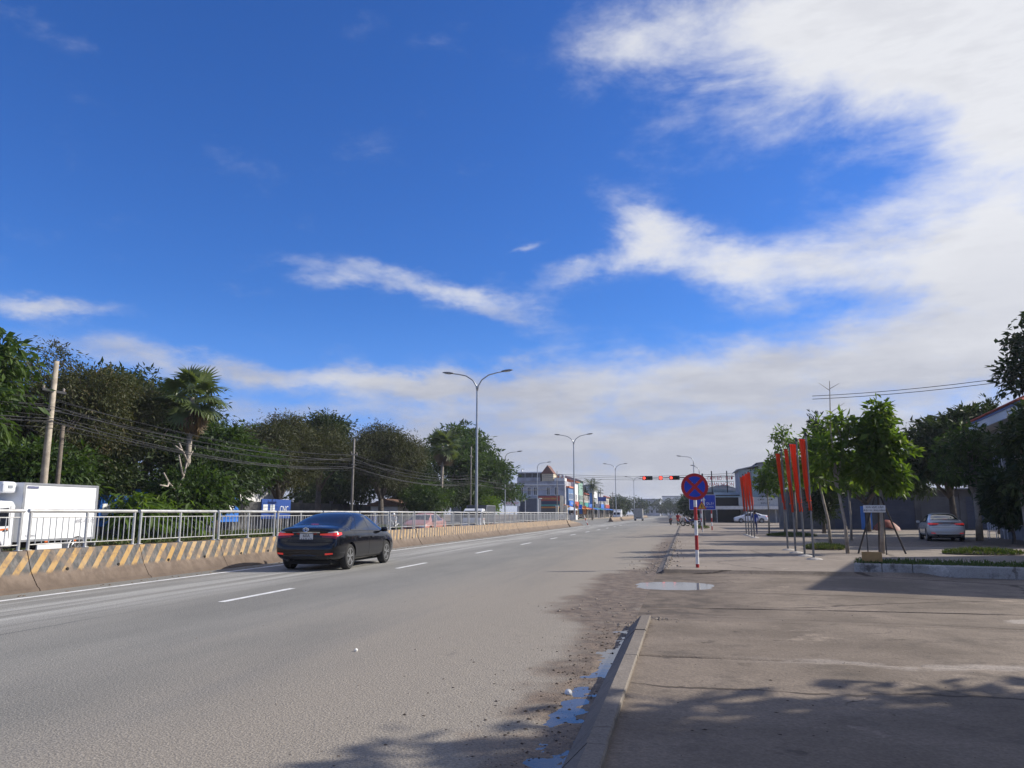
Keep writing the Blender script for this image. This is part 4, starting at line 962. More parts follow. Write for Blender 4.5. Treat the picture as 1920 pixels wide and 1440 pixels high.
def make_tree(name, label, loc, lobes, trunk_h, trunk_r, leaf, mat, n_clusters, per, csize, seed, group=None, wood=None, flat=0.7, limbs=7, twigs=0.5, lean=(0, 0), droop=0.15, shell=0.55, cat='tree', tint_bias=0.0):
    rs = np.random.RandomState(seed); e = empty(name, loc, label=label, cat=cat, group=group); wood = wood or bark_m
    full = list(lobes)
    if n_clusters >= 300:      # billows: smaller lobes budding from the big ones, with dark hollows between
        full = []
        for l in lobes:
            full.append((l[0], l[1], l[2], l[3] * .62, l[4] * .62, l[5] * .62))
            for q in unit(rs.randn(9, 3) + np.array([.25, 0, .35])):
                k = rs.uniform(.34, .50); full.append(tuple(np.array(l[:3]) + q * np.array(l[3:6]) * (1.02 - k)) + (l[3] * k, l[4] * k, l[5] * k))
    cc, cd = crown_points(full, n_clusters, rs, flat, shell)
    cc[:, 2] = np.maximum(cc[:, 2], trunk_h * 0.55)
    # wood: trunk, limbs to spread points, twigs to the leaf clusters
    w = MB(); th = Vector((lean[0], lean[1], trunk_h))
    w.tube([(0, 0, -0.1), (lean[0] * .3 + .05, lean[1] * .3, trunk_h * .4), tuple(th)], [trunk_r * 1.25, trunk_r, trunk_r * .8], 9)
    top = np.array(lobes)[:, :3].mean(0); hz = max(l[2] + l[5] for l in lobes)
    limb_pts = []
    sel = cc[rs.choice(len(cc), limbs, replace=False)]
    for q in sel:
        q = Vector(q); end = th.lerp(q, 0.82); m1 = th.lerp(end, 0.35) + Vector((0, 0, 0.12 * (end - th).length)); m2 = th.lerp(end, 0.7) + Vector((0, 0, 0.10 * (end - th).length))
        pts = [th - Vector((0, 0, .25)), m1, m2, end]; w.tube(pts, [trunk_r * .62, trunk_r * .42, trunk_r * .26, trunk_r * .12], 6); limb_pts += [m1.lerp(m2, .5), m2, m2.lerp(end, .5), end]
    LP = np.array([tuple(p) for p in limb_pts])
    tw = cc[rs.rand(len(cc)) < twigs]
    for q in tw:
        i = np.argmin(((LP - q) ** 2).sum(1)); a = Vector(LP[i]); b_ = Vector(q); m_ = a.lerp(b_, .5) + Vector((rs.randn() * .1, rs.randn() * .1, .08 * (b_ - a).length))
        w.tube([a, m_, b_], [trunk_r * .16, trunk_r * .10, trunk_r * .045], 4, False)
    w.build('trunk', wood, e, True, recalc=False)
    N_ = n_clusters * per; idx = np.repeat(np.arange(n_clusters), per)
    off = np.clip(rs.randn(N_, 3), -1.3, 1.3) * 0.5 * csize * (0.6 + 0.8 * rs.rand(n_clusters, 1))[idx]; off[:, 2] *= flat
    pos = cc[idx] + off
    d = unit(off / csize + 0.55 * cd[idx] + 0.7 * rs.randn(N_, 3) + np.array([0, 0, -droop * 3]))
    nrm = unit(rs.randn(N_, 3) + np.array([0, 0, 1.4]) + 0.5 * cd[idx])
    v, f = leaf_quads(pos, d, nrm, leaf[0], leaf[1], rs)
    tint = np.clip(0.35 * rs.rand(n_clusters)[idx] + 0.5 * rs.rand(N_) ** 1.5 + tint_bias + 0.10 * rs.randn(n_clusters)[idx], 0, 1)
    np_mesh('crown', v, f, mat, tint, e)
    return e
G1 = 'large trees across the road'
T = make_tree
T('feathery_tree', 'broad olive brown feathery tree behind the concrete utility pole', (-31, 33.4, 0), [(0, 0, 7.1, 4.6, 5.0, 2.9), (-1.5, -3.0, 6.4, 3.6, 3.6, 2.8), (0.5, 3.0, 6.6, 3.4, 3.4, 2.4), (1.5, -1, 5.2, 3, 3.6, 1.8)], 3.4, .30, (.19, .065), lf_brown, 1000, 70, .95, 1, G1, bark_m, .55, 10, .6, tint_bias=.12)
T('leafy_tree', 'bright leafy tree top cut by the left edge of the picture', (-25.8, 23.0, 0), [(0, 0, 6.6, 1.9, 1.9, 2.2), (0, -1, 5.2, 2.2, 2.2, 1.5)], 3.6, .2, (.34, .14), lf_green, 170, 50, .9, 2, G1, flat=.6, droop=.3, tint_bias=.1)
T('leafy_tree', 'dark green round tree behind the tall fan palm', (-35, 44.5, 0), [(0, 0, 8.0, 4.4, 4.8, 3.2), (1, -3.5, 7.6, 3.2, 3.2, 2.8), (1.5, 3, 6.8, 3.2, 3.4, 2.6), (2.5, 0, 4.8, 3, 4.5, 2.2)], 3.2, .32, (.32, .13), lf_dark, 620, 58, 1.15, 3, G1, tint_bias=.0)
T('leafy_tree', 'low green tree just right of the tall fan palm', (-29.5, 45.6, 0), [(0, 0, 5.2, 2.6, 3.2, 2.1), (.6, 1.6, 4.6, 2.4, 2.8, 1.5), (.5, -2.0, 4.3, 2.3, 2.6, 1.5)], 2.2, .2, (.30, .13), lf_green, 330, 58, .95, 4, G1, tint_bias=-.05)
T('feathery_tree', 'wide brownish tree with bare twigs on top above the blue signboards', (-31.5, 56.6, 0), [(0, 0, 6.7, 4.2, 5.4, 2.6), (0.5, -3.6, 6.1, 3.2, 3.6, 2.2), (0.5, 4.2, 6.9, 3.2, 3.6, 2.5), (-1.2, -1, 4.6, 3.2, 4.6, 1.5), (-1.2, 3, 4.8, 3.0, 4.2, 1.6)], 2.6, .30, (.20, .07), lf_brown, 1150, 66, 1.0, 5, G1, bark_m, .55, 10, .85, tint_bias=.02)
T('leafy_tree', 'dark tree top rising between the two brownish trees', (-34, 68.5, 0), [(0, 0, 8.8, 2.8, 3.2, 2.2), (1, 0, 7.0, 3.0, 3.4, 1.6)], 3.6, .28, (.32, .12), lf_dark, 380, 52, 1.1, 6, G1, tint_bias=.05)
T('feathery_tree', 'grey green tree with open branches beside the slim utility pole', (-29, 71.8, 0), [(0, 0, 7.5, 4.0, 5.6, 2.8), (0.3, -3.2, 6.7, 3.2, 3.8, 2.2), (.3, 4.4, 7.0, 3.2, 4.0, 2.6), (-1, 1.5, 5.0, 3.0, 5.0, 1.7), (-1, 6.5, 5.6, 3.0, 4.0, 2.0)], 2.9, .30, (.21, .08), lf_brown, 1150, 60, 1.0, 7, G1, bark_m, .6, 11, .7, tint_bias=-.04)
T('layered_tree', 'tall rich green tree with layered branches at the end of the row', (-29.0, 101, 0), [(0, 0, 9.6, 4.2, 7.5, 4.0), (1.5, 4.5, 6.8, 4.6, 7.0, 4.0), (0.5, -6.5, 8.0, 3.6, 5.2, 3.2), (2.0, 8.5, 4.6, 4.0, 5.5, 2.4), (1, -3, 4.6, 3.6, 6, 2.4)], 3.2, .4, (.50, .19), lf_green, 760, 46, 1.7, 8, G1, bark_m, .22, 12, .4, droop=.05, tint_bias=-.12)
T('leafy_tree', 'green tree filling the space between the grey green tree and the layered one', (-31.5, 87, 0), [(0, 0, 6.6, 3.2, 4.2, 2.6), (.6, -3, 4.6, 2.8, 3.4, 2.0), (.6, 3, 4.8, 2.8, 3.4, 2.0)], 2.6, .26, (.34, .13), lf_dark, 420, 52, 1.1, 9, G1)
# lower growth in front of and under the row
G2 = 'shrubs and small trees under the tall trees'
for k, (x, y, h, r_, m_, lb) in enumerate([(-27.2, 28.2, 4.6, 2.0, lf_green, 'leafy small tree behind the rear of the white truck'), (-30.0, 34.5, 4.6, 2.3, lf_dark, 'dark leafy small tree left of the bare dead branch'), (-25.5, 36.8, 3.7, 1.9, lf_green, 'green small tree right of the bare dead branch'),
        (-26.0, 39.8, 4.9, 1.9, lf_dark, 'dark small tree under the tall fan palm'),
        (-26.4, 77.5, 4.4, 2.6, lf_green, 'round green small tree under the second fan palm'), (-28, 86, 5.0, 3.0, lf_dark, 'dark small tree behind the third utility pole'), (-25.8, 98.0, 3.6, 2.4, lf_bright, 'light green bush under the layered tree')]):
    T('small_tree', lb, (x, y, 0.1), [(0, 0, h * .70, r_, r_ * 1.15, h * .30), (.3, -.8, h * .58, r_ * .8, r_ * .9, h * .24)], h * .42, .1, (.30, .12), m_, 170, 48, .8, 20 + k, G2, limbs=6)
# dense growth at the back closes the row
for k, (x, y, h, r_, lb) in enumerate([(-41, 34, 7.5, 5, 'dark background tree behind the broad olive tree'), (-43, 50, 7.0, 5.0, 'dark background tree behind the low green tree'), (-40, 82, 8.0, 6, 'dark background tree behind the grey green tree'), (-38, 28, 7, 4, 'dark background tree behind the box truck')]):
    T('leafy_tree', lb, (x, y, 0), [(0, 0, h * .58, r_, r_ * 1.3, h * .42)], h * .3, .3, (.42, .18), lf_dark, 330, 45, 1.4, 40 + k, G1, twigs=.2)
# banana-like broad leaves by the dead branch
for k, (x, y, lb) in enumerate([(-24.6, 31.2, 'broad leaved bright plant behind the railing, left of the dead branch'), (-24.5, 33.4, 'broad leaved bright plant at the foot of the dead branch'), (-24.6, 35.4, 'broad leaved bright plant right of the dead branch')]):
    T('broad_leaved_plant', lb, (x, y, .1), [(0, 0, 1.5, .8, .9, .8)], .5, .05, (.55, .16), lf_bright, 26, 16, .5, 60 + k, 'bright plants behind the railing', droop=.35, limbs=5, cat='plant')

e = empty('dead_branch', (-25.0, 34.9, .1), label='bleached bare forked branch standing out of the bushes', cat='branch')
w = MB(); w.tube([(0, 0, 0), (-.05, .05, 1.6), (.02, -.15, 2.5)], [.11, .09, .075], 7)
for pts in ([(.02, -.15, 2.45), (.0, -.8, 2.9), (.05, -1.3, 3.35)], [(.02, -.15, 2.5), (0, .35, 3.3), (.05, .5, 4.1), (.02, .95, 4.6)], [(0, .3, 3.2), (.1, -.1, 3.8), (.1, -.3, 4.3)], [(.05, .5, 4.0), (.05, .1, 4.5), (0, -.5, 4.75)], [(0, -.8, 2.9), (.1, -1.0, 2.7), (.1, -1.6, 2.75)], [(0, .1, 4.5), (0, -.2, 4.9)]): w.tube(pts, [.06, .045, .035, .02][:len(pts)], 6)
w.build('branches', dead_m, e, True)

# fan palms
def fan_mesh(mat, seed, R0=.95, dead=False):
    rs = np.random.RandomState(seed); V, F = [], []; nb = 22
    pet = .95 if not dead else .6
    def quad(a, b, c, d): o = len(V); V.extend([a, b, c, d]); F.append((o, o + 1, o + 2, o + 3))
    quad((-.02, 0, 0), (.02, 0, 0), (.015, pet, -.08), (-.015, pet, -.08))
    for k in range(nb):
        a = R(-128 + 256 * k / (nb - 1)) * (0.35 if dead else 1); L = R0 * (1 - .22 * abs(k - nb / 2) / (nb / 2)) * (0.9 + .2 * rs.rand()); dr = .22 + .25 * rs.rand()
        dx, dy = math.sin(a), math.cos(a); nx, ny = dy, -dx; prev = None
        for q in range(4):
            t = q / 3; wd = .055 * (1 - t) * (1 + 1.6 * min(t, .35) * 2) + .004
            c = (dx * L * t, pet + dy * L * t, -.08 - dr * L * t ** 2.4 + .02 * (k % 2))
            cur = ((c[0] - nx * wd, c[1] - ny * wd, c[2]), (c[0] + nx * wd, c[1] + ny * wd, c[2]))
            if prev: quad(prev[0], prev[1], cur[1], cur[0])
            prev = cur
    o = np_mesh('frond', np.array(V), np.array(F), mat, np.clip(.25 + .5 * rs.rand(len(F)), 0, 1)); me = o.data; bpy.data.objects.remove(o); return me
fan_live = [fan_mesh(lf_palm, s_) for s_ in range(3)]; fan_dry = [fan_mesh(lf_dry, s_ + 5, .9, True) for s_ in range(2)]
def fan_palm(loc, H, label, sc=1.0, seed=0, n=30, lean=(0, 0)):
    r = random.Random(seed); e = empty('fan_palm', loc, label=label, cat='palm tree', group='fan palms across the road')
    MB().tube([(0, 0, -.1), (lean[0] * .4, lean[1] * .4, H * .5), (lean[0], lean[1], H)], [.20, .15, .14], 9).build('trunk', pale_bark, e, True)
    for k in range(n):
        el = R(85 - 135 * (k / n) ** .85 + r.uniform(-8, 8)); az = k * 2.39996 + r.uniform(-.2, .2)
        o = link_copy('frond', fan_live[k % 3], e, (lean[0], lean[1], H + r.uniform(-.15, .25)), (el, r.uniform(-.5, .5), az)); o.scale = (sc * r.uniform(.9, 1.15),) * 3
    for k in range(n // 2 + 6):
        az = k * 2.39996 + .5; o = link_copy('dry_frond', fan_dry[k % 2], e, (lean[0], lean[1], H - .1 - r.uniform(0, .7)), (R(-76 + r.uniform(-10, 12)), r.uniform(-.6, .6), az)); o.scale = (sc * r.uniform(.8, 1.05),) * 3
fan_palm((-26.2, 37.2, 0), 7.75, 'tall fan palm with a skirt of dry leaves', 1.08, 1, 26)
fan_palm((-26.2, 82.3, 0), 8.9, 'slim fan palm in front of the layered tree', 1.15, 2, 30, (0, .5))
fan_palm((-25.6, 22.6, 0), 6.6, 'fan palm crown cut by the left edge of the picture', 1.0, 3, 26)

# distant coconut palm
def coco_mesh():
    rs = np.random.RandomState(9); V, F = [], []
    def quad(*p): o = len(V); V.extend(p); F.append((o, o + 1, o + 2, o + 3))
    L = 3.0; P = lambda t: np.array([0, L * t * (1 - .18 * t), -1.5 * t ** 2.2])
    for q in range(18):
        t = q / 18; a, b_ = P(t), P(t + 1 / 18); quad(tuple(a + [-.03, 0, 0]), tuple(a + [.03, 0, 0]), tuple(b_ + [.02, 0, 0]), tuple(b_ + [-.02, 0, 0]))
        ll = .75 * math.sin(math.pi * (.15 + .8 * t))
        for s_ in (-1, 1): quad(tuple(a), tuple(a + [s_ * ll * .5, .12, -.02]), tuple(a + [s_ * ll, .3, -.35 * ll]), tuple(a + [s_ * ll * .45, .22, -.06]))
    o = np_mesh('frond', np.array(V), np.array(F), lf_dark, rs.rand(len(F))); me = o.data; bpy.data.objects.remove(o); return me
coco = coco_mesh()
e = empty('coconut_palm', (-19.5, 168, 0), label='distant coconut palm beyond the crossing', cat='palm tree')
MB().tube([(0, 0, 0), (.2, 0, 4), (.1, 0, 7.2)], [.2, .15, .13], 8).build('trunk', pale_bark, e, True)
for k in range(22): link_copy('frond', coco, e, (.1, 0, 7.2), (R(70 - 95 * k / 22), 0, k * 2.4), (.95,) * 3)

# ---- young trees on the pavement
G3 = 'young street trees on the pavement'
def sapling(loc, label, H, lobes, n, seed, trunk_r=.055, leaf=(.26, .12), mat=lf_bright, lean=(0, 0), per=16, cs=.36, name='young_tree', trunk_h=None):
    return T(name, label, loc, lobes, trunk_h or min(l[2] for l in lobes) * .95, trunk_r, leaf, mat, n, per, cs, seed, G3, pale_bark, .7, 7, .75, lean, .18, .35, tint_bias=.05)
sapling((5.75, 34.2, .05), 'slim young tree with a leaning trunk behind the near flags', 5, [(-.2, 0, 4.0, .85, .85, 1.1), (-.5, 0, 3.1, .8, .8, .6), (.2, 0, 5.0, .5, .5, .5)], 85, 71, lean=(-.35, 0))
sapling((5.75, 30.9, .05), 'young tree with a bare tall leader above sparse leaves', 6, [(-.25, 0, 3.6, .65, .65, .9), (.15, 0, 4.7, .5, .5, .6), (-.7, 0, 2.7, .45, .5, .4)], 48, 72, lean=(-.22, 0))
e_ = [o for o in bpy.data.objects if o.get('label', '').startswith('young tree with a bare tall leader')][0]
w = MB(); w.tube([(-.22, 0, 2.6), (-.3, 0, 4.6), (-.22, 0, 6.4)], [.035, .025, .012], 6)
for a, b_ in (((-.25, 0, 6.05), (-.62, 0, 6.35)), ((-.24, 0, 6.1), (.12, 0, 6.3)), ((-.25, 0, 5.2), (.25, 0, 5.55)), ((-.28, 0, 5.0), (.1, .1, 5.3))): w.tube([a, b_], [.012, .005], 4)
w.build('bare_leader', pale_bark, e_)
sapling((6.95, 31.1, .05), 'fullest young tree with large drooping leaves and wooden props', 6, [(.30, 0, 5.05, .45, .45, .6), (.0, 0, 4.3, .75, .75, .55), (.35, 0, 3.7, .85, .85, .6), (-.15, 0, 3.1, .85, .85, .55), (.5, 0, 2.6, .6, .6, .4)], 230, 73, .075, (.30, .14), lf_bright, (.15, 0))
sapling((6.4, 55.0, .05), 'thin young tree left of the near flags', 7, [(0, 0, 4.6, 1.0, 1.0, 1.5), (.2, 0, 6.6, .7, .7, .9), (-.3, 0, 3.2, .9, .9, .7)], 95, 74)
sapling((7.4, 57.0, .05), 'young tree showing between the red flags', 7, [(0, 0, 4.4, 1.1, 1.1, 1.4), (.1, 0, 6.0, .6, .6, .7)], 90, 75)
sapling((5.9, 60.0, .05), 'young tree behind the far flags', 6, [(0, 0, 3.9, 1.0, 1.0, 1.1)], 70, 76)
sapling((8.6, 45.0, .05), 'young tree with bright leaves beside the fullest one', 5.5, [(-.2, 0, 4.2, .9, .9, 1.0), (.2, 0, 3.2, .9, .9, .6)], 90, 77)
sapling((15.2, 46.2, .05), 'young tree with pale trunk right of the silver sedan', 6.5, [(-.2, 0, 5.0, 1.5, 1.5, 1.4), (-.6, 0, 3.7, 1.5, 1.5, .9)], 190, 78, .16, mat=lf_green, trunk_h=2.6)
sapling((14.6, 38.6, .05), 'leafy tree at the right edge of the picture', 7, [(.4, 0, 4.9, 1.6, 1.7, 1.3), (.9, 0, 3.4, 1.7, 1.6, 1.2), (.2, -.4, 2.6, 1.2, 1.2, .8)], 400, 79, .14, (.34, .15), lf_dark, trunk_h=2.4)
T('layered_tree', 'dark layered tree behind the silver sedan', (17.6, 58, .05), [(0, 0, 5.8, 3.6, 3.0, 2.2), (.8, 0, 7.3, 2.4, 2.2, 1.5), (-1.8, 0, 4.4, 2.6, 2.6, 1.5)], 2.6, .22, (.42, .15), lf_dark, 330, 42, 1.1, 80, None, bark_m, .25, 9, .4, droop=.05, tint_bias=.05)
T('leafy_tree', 'tall dark tree at the right edge above the red roof', (19.9, 46.5, .05), [(0, 0, 10.0, 2.7, 2.4, 2.3), (-1.8, 0, 8.9, 1.6, 1.5, 1.1), (.8, 0, 7.2, 2.4, 2.2, 1.8), (-.2, 0, 11.6, 1.2, 1.2, 1.2)], 5.0, .25, (.30, .17), lf_dark, 300, 30, .8, 81, None, bark_m, .7, 9, .8, tint_bias=-.1)
T('leafy_tree', 'dark spreading tree behind the young trees, before the shuttered shops', (14.2, 67.5, .05), [(0, 0, 4.8, 3.6, 2.6, 1.9), (-3, 0, 4.3, 2.6, 2.2, 1.5), (2.6, 0, 4.6, 3.0, 2.4, 1.8)], 2.4, .2, (.34, .14), lf_dark, 360, 42, 1.0, 82, None, tint_bias=-.08)
T('leafy_tree', 'dark tree filling the shade right of the silver sedan', (19.5, 53.5, .05), [(0, 0, 4.6, 3.2, 2.2, 2.0), (2.0, -1, 4.4, 2.8, 2.0, 1.8)], 2.0, .2, (.34, .14), lf_dark, 330, 42, 1.0, 83, None, tint_bias=-.12)
for k, (x, y, h, r_, lb) in enumerate([(9.75, 60.5, 8.9, .9, 'dark columnar conifer behind the young trees'), (21.2, 60.5, 9.9, .8, 'dark columnar conifer above the white eave')]):
    lob = [(0, 0, h * (.25 + .12 * q), r_ * (1.1 - .13 * q), r_ * (1.1 - .13 * q), h * .14) for q in range(6)]
    T('columnar_conifer', lb, (x, y, .05), lob, h * .22, .12, (.30, .10), lf_dark, 260, 40, .5, 90 + k, 'columnar conifers', flat=1.0, limbs=5, twigs=.1, droop=-.2, tint_bias=-.15)
# trees outside the frame on the right whose shade falls across the foreground
T('shade_tree', 'street tree standing right of the picture, shading the foreground', (11.2, 9.0, .1), [(0, 0, 5.6, 2.6, 2.0, 1.4), (-2.6, -.2, 5.3, 1.7, 1.3, .8), (2.0, .4, 6.2, 2.2, 1.8, 1.3), (-1, -1.2, 5.0, 1.8, 1.5, .9), (-3.2, -.5, 5.7, 1.4, .8, .6), (-2.8, -1.8, 5.4, 1.3, .7, .5)], 3.2, .22, (.34, .15), lf_green, 330, 44, .85, 101, 'trees right of the frame', limbs=8)
T('shade_tree', 'second street tree right of the picture, behind the camera', (12.2, 5.2, .1), [(0, 0, 6.0, 3.6, 2.4, 1.8), (-3.2, 0, 5.6, 2.4, 1.7, 1.2)], 3.2, .22, (.34, .15), lf_green, 340, 46, .9, 102, 'trees right of the frame', limbs=8)

T('small_tree', 'dark bushy tree in front of the red roofed house', (16.6, 40.4, .05), [(0, 0, 2.9, 1.3, 1.2, 1.5), (.9, -.3, 3.6, 1.3, 1.2, 1.4)], 1.2, .1, (.30, .13), lf_dark, 300, 44, .7, 84, None, tint_bias=-.1)
T('small_tree', 'dark bush under the tree at the right edge', (15.2, 41.8, .05), [(0, 0, 2.2, .9, .9, 1.2)], .8, .08, (.30, .13), lf_dark, 150, 40, .6, 85, None, tint_bias=-.1)
T('shade_tree', 'unseen tree added behind the camera on the right to block sky light', (8.6, -2.6, .1), [(0, 0, 5.8, 3.2, 3.2, 2.0), (-1, 2.2, 5.2, 2.2, 2.0, 1.3)], 3.2, .22, (.34, .15), lf_green, 400, 46, 1.0, 103, 'trees right of the frame', limbs=8)  # unseen tree added to block sky light over the forecourt
# ---- grass, hedges
def grass(name, x0, x1, y0, y1, z, n, h, seed, mat=lf_grass, label=None, shape=None):
    rs = np.random.RandomState(seed); p = np.stack([x0 + (x1 - x0) * rs.rand(n), y0 + (y1 - y0) * rs.rand(n), np.full(n, z)], 1)
    if shape == 'oval':
        q = ((p[:, 0] - (x0 + x1) / 2) / ((x1 - x0) / 2)) ** 2 + ((p[:, 1] - (y0 + y1) / 2) / ((y1 - y0) / 2)) ** 2; p = p[q < 1]; q = q[q < 1]; p[:, 2] += .12 * (1 - q)
    n = len(p); keep = fbm(p[:, 0] * 1.3, p[:, 1] * 1.3) > .33; p = p[keep]; n = len(p)
    d = unit(np.concatenate([rs.randn(n, 2) * .45, np.ones((n, 1))], 1)); v, f = leaf_quads(p, d, unit(rs.randn(n, 3)), h, h * .22, rs)
    return tag(np_mesh(name, v, f, mat, rs.rand(n)), label or 'patch of short green grass', 'grass', kind='stuff')
grass('verge_grass', -29.5, -23.8, 24, 72, .13, 26000, .26, 1, label='rough grass strip behind the railing across the road')
soil = M('dark soil', (0.07, 0.05, 0.035), 0.95, var=.3)
tag(MB().b(-31, -23.75, 20, 92, .0, .134).build('verge_soil', soil), kind='structure')
ov = [('oval_lawn', 5.1, 8.1, 51.2, 55.4, 4200), ('oval_lawn', 4.7, 6.4, 33.2, 35.3, 3000), ('oval_lawn', 9.0, 11.6, 30.4, 32.0, 3000), ('oval_lawn', 0.6, 2.3, 76, 86, 2500)]
for k, (nm, a, b_, c, d_, n) in enumerate(ov):
    grass(nm, a, b_, c, d_, .06, n, .12, 30 + k, label=['oval grass patch round the thin young trees', 'oval grass patch at the leaning young tree', 'oval grass patch behind the white planter', 'weedy verge behind the striped sign pole'][k], shape='oval')
    mm = MB().lathe([(.5, 0), (.48, .03), (.30, .10), (.05, .13)], (0, 0, 0), 'Z', 24).build('lawn_mound', soil); mm.location = ((a + b_) / 2, (c + d_) / 2, .048); mm.scale = (b_ - a, d_ - c, 1); tag(mm, kind='structure')

# ================================================================ BUILDINGS
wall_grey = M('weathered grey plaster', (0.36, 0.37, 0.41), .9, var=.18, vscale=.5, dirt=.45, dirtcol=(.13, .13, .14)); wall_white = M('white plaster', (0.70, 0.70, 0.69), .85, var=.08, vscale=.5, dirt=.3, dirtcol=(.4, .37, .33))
wall_cream = M('cream plaster', (0.60, 0.52, 0.38), .85, var=.12, vscale=.5, dirt=.3); wall_dark = M('dark stained wall', (0.10, 0.10, 0.10), .9, var=.3, vscale=.7); wall_teal = M('pale teal sheet', (0.26, 0.34, 0.36), .7, var=.15, vscale=1.0)
roof_red = M('red tile roof', (0.36, 0.085, 0.055), .8, var=.2, vscale=3.0); roof_brown = M('brown tin roof', (0.15, 0.085, 0.06), .7, var=.25, vscale=2.0); roof_tin = M('grey tin roof', (0.30, 0.31, 0.32), .5, .4, var=.15, vscale=1.0)
roof_orange = M('orange tile roof', (0.55, 0.17, 0.08), .8, var=.15, vscale=3.0); frame_w = M('white window frame', (0.66, 0.66, 0.65), .6); shut_b = M('blue grey shutter', (0.075, 0.088, 0.125), .55, .3, var=.15, vscale=1.0)
shut_g = M('grey shutter', (0.13, 0.133, 0.14), .55, .3, var=.15, vscale=1.0); blue_b = M('blue board', (0.03, 0.16, 0.55), .5, var=.12, vscale=1.0); teal_b = M('teal board', (0.05, 0.30, 0.28), .5, var=.1); red_b = M('red board', (0.38, 0.05, 0.035), .5, var=.12)
green_b = M('green board', (0.10, 0.25, 0.17), .5, var=.1); dark_b = M('navy board', (0.04, 0.05, 0.10), .5, var=.1); orange_b = M('orange paint', (0.60, 0.23, 0.05), .6, var=.12); yellow_t = M('yellow letters', (0.70, 0.48, 0.06), .5); red_t = M('red letters', (0.50, 0.02, 0.03), .5)
win_glass = glass_mat('window glass', (0.03, 0.035, 0.045), .08); interior = M('painted interior shade', (0.02, 0.018, 0.017), .9)  # near-black colour paints in the shade inside open shops

def window(parent, c, w, h, face, mullion=True, sill=True, frame=None):
    """a framed window on a wall; face is '-Y', '+X' or '-X'"""
    frame = frame or frame_w
    def bx(dx, dz, sw, sh, t0, t1):
        if face == '-Y': return MB().b(c[0] + dx - sw / 2, c[0] + dx + sw / 2, c[1] - t1, c[1] - t0, c[2] + dz - sh / 2, c[2] + dz + sh / 2)
        s_ = 1 if face == '+X' else -1
        a, b_ = sorted((c[0] + s_ * t0, c[0] + s_ * t1)); return MB().b(a, b_, c[1] + dx - sw / 2, c[1] + dx + sw / 2, c[2] + dz - sh / 2, c[2] + dz + sh / 2)
    p = bx(0, 0, w, h, .003, .02).build('window', win_glass, parent); t = .09
    for dx, dz, sw, sh in ((0, h / 2, w + 2 * t, t), (0, -h / 2, w + 2 * t, t), (-w / 2, 0, t, h - t), (w / 2, 0, t, h - t)) + (((0, 0, t * .7, h - t),) if mullion else ()): bx(dx, dz, sw, sh, .004, .07).build('frame', frame, p)
    if sill: bx(0, -h / 2 - .11, w + .4, .08, .004, .16).build('sill', frame, p)
    return p
def shutter(parent, x0, x1, y, z0, z1, mat, face='-Y', step=.12):
    n = int((z1 - z0) / step); m = MB()
    for k in range(n):
        a, b_ = z0 + (z1 - z0) * k / n, z0 + (z1 - z0) * (k + .86) / n
        if face == '-Y': m.prism([(y, a), (y - .035, a + .015), (y - .035, b_ - .03), (y, b_)], x0, x1, 'X')
        else: m.prism([(y, a), (y + .035, a + .015), (y + .035, b_ - .03), (y, b_)], x0, x1, 'Y')
    return m.build('roller_shutter', mat, parent)

# --- left: wall, white house and signboards behind the trees
e = empty('yard_wall', (-37, 20, 0), label='dark stained yard wall behind the row of trees', cat='wall')
for k in range(24):
    MB().b(-.1, .1, 3.4 * k, 3.4 * k + 3.1, 0, 2.5).build('wall_bay', wall_dark, e); MB().b(-.16, .16, 3.4 * k + 3.1, 3.4 * k + 3.4, 0, 2.75).build('pier', wall_dark, e)
e = empty('white_house', (-44, 66, 0), label='white two storey house glimpsed through the trees', cat='house')
MB().b(-6, 0, 0, 13, 0, 6.4).build('wall', wall_white, e); MB().b(-6.4, .4, -.4, 13.4, 6.4, 6.65).build('roof', roof_tin, e)
for yy in (2, 5, 8, 11):
    for zz in (1.8, 4.7): window(e, (0, yy, zz), 1.1, 1.3, '+X')
e = empty('tiled_shed', (-29.2, 84, .1), label='low shed with a brown tin roof under the trees', cat='shed')
MB().b(-3, 0, -7, 7, 0, 2.1).build('wall', wall_white, e); MB().prism([(-3.4, 2.1), (.5, 2.1), (.5, 2.2), (-1.4, 2.9), (-3.4, 2.2)], -7.3, 7.3, 'Y').build('roof', roof_brown, e); shutter(e, -5.5, -2.5, .01, .2, 1.9, shut_g, '+X'); shutter(e, 0, 3, .01, .2, 1.9, shut_b, '+X')
for k, (x, y, w, z0, z1, lb) in enumerate([(-28.2, 34.4, 2.3, .75, 2.3, 'blue and white signboard right of the box truck'), (-29.0, 37.4, 1.1, 1.3, 2.7, 'narrow blue signboard behind the broad leaved plants'), (-28.6, 44.6, 3.3, .85, 2.5, 'large bright blue signboard with white panels left of the black sedan'), (-29.2, 51.2, 2.2, 1.0, 2.4, 'dark blue signboard under the white house'), (-29.6, 54.0, 2.0, 1.0, 2.4, 'dark blue signboard with a white emblem above the black sedan')]):
    e = empty('signboard', (x, y, .1), label=lb, cat='signboard', group='blue signboards behind the trees')
    m_ = blue_b if k < 3 else M('deep blue board', (0.015, 0.06, 0.26), .5)
    MB().b(-.04, .04, -w / 2, w / 2, z0, z1).build('board', m_, e)
    for s_ in (-1, 1): MB().tube([(-.08, s_ * w * .4, 0), (-.08, s_ * w * .4, z1)], .04, 6).build('post', galv, e)
    if k in (0, 2, 3): 
        for q in (-.25, .2): MB().b(.042, .05, q * w - .16 * w, q * w + .12 * w, z0 + (z1 - z0) * .35, z0 + (z1 - z0) * .72).build('white_panel', white_p, e)
    if k == 4: text('lettering', 'CNC', .6, white_p, e, (.05, 0, (z0 + z1) / 2), (R(90), 0, R(90)), .003)
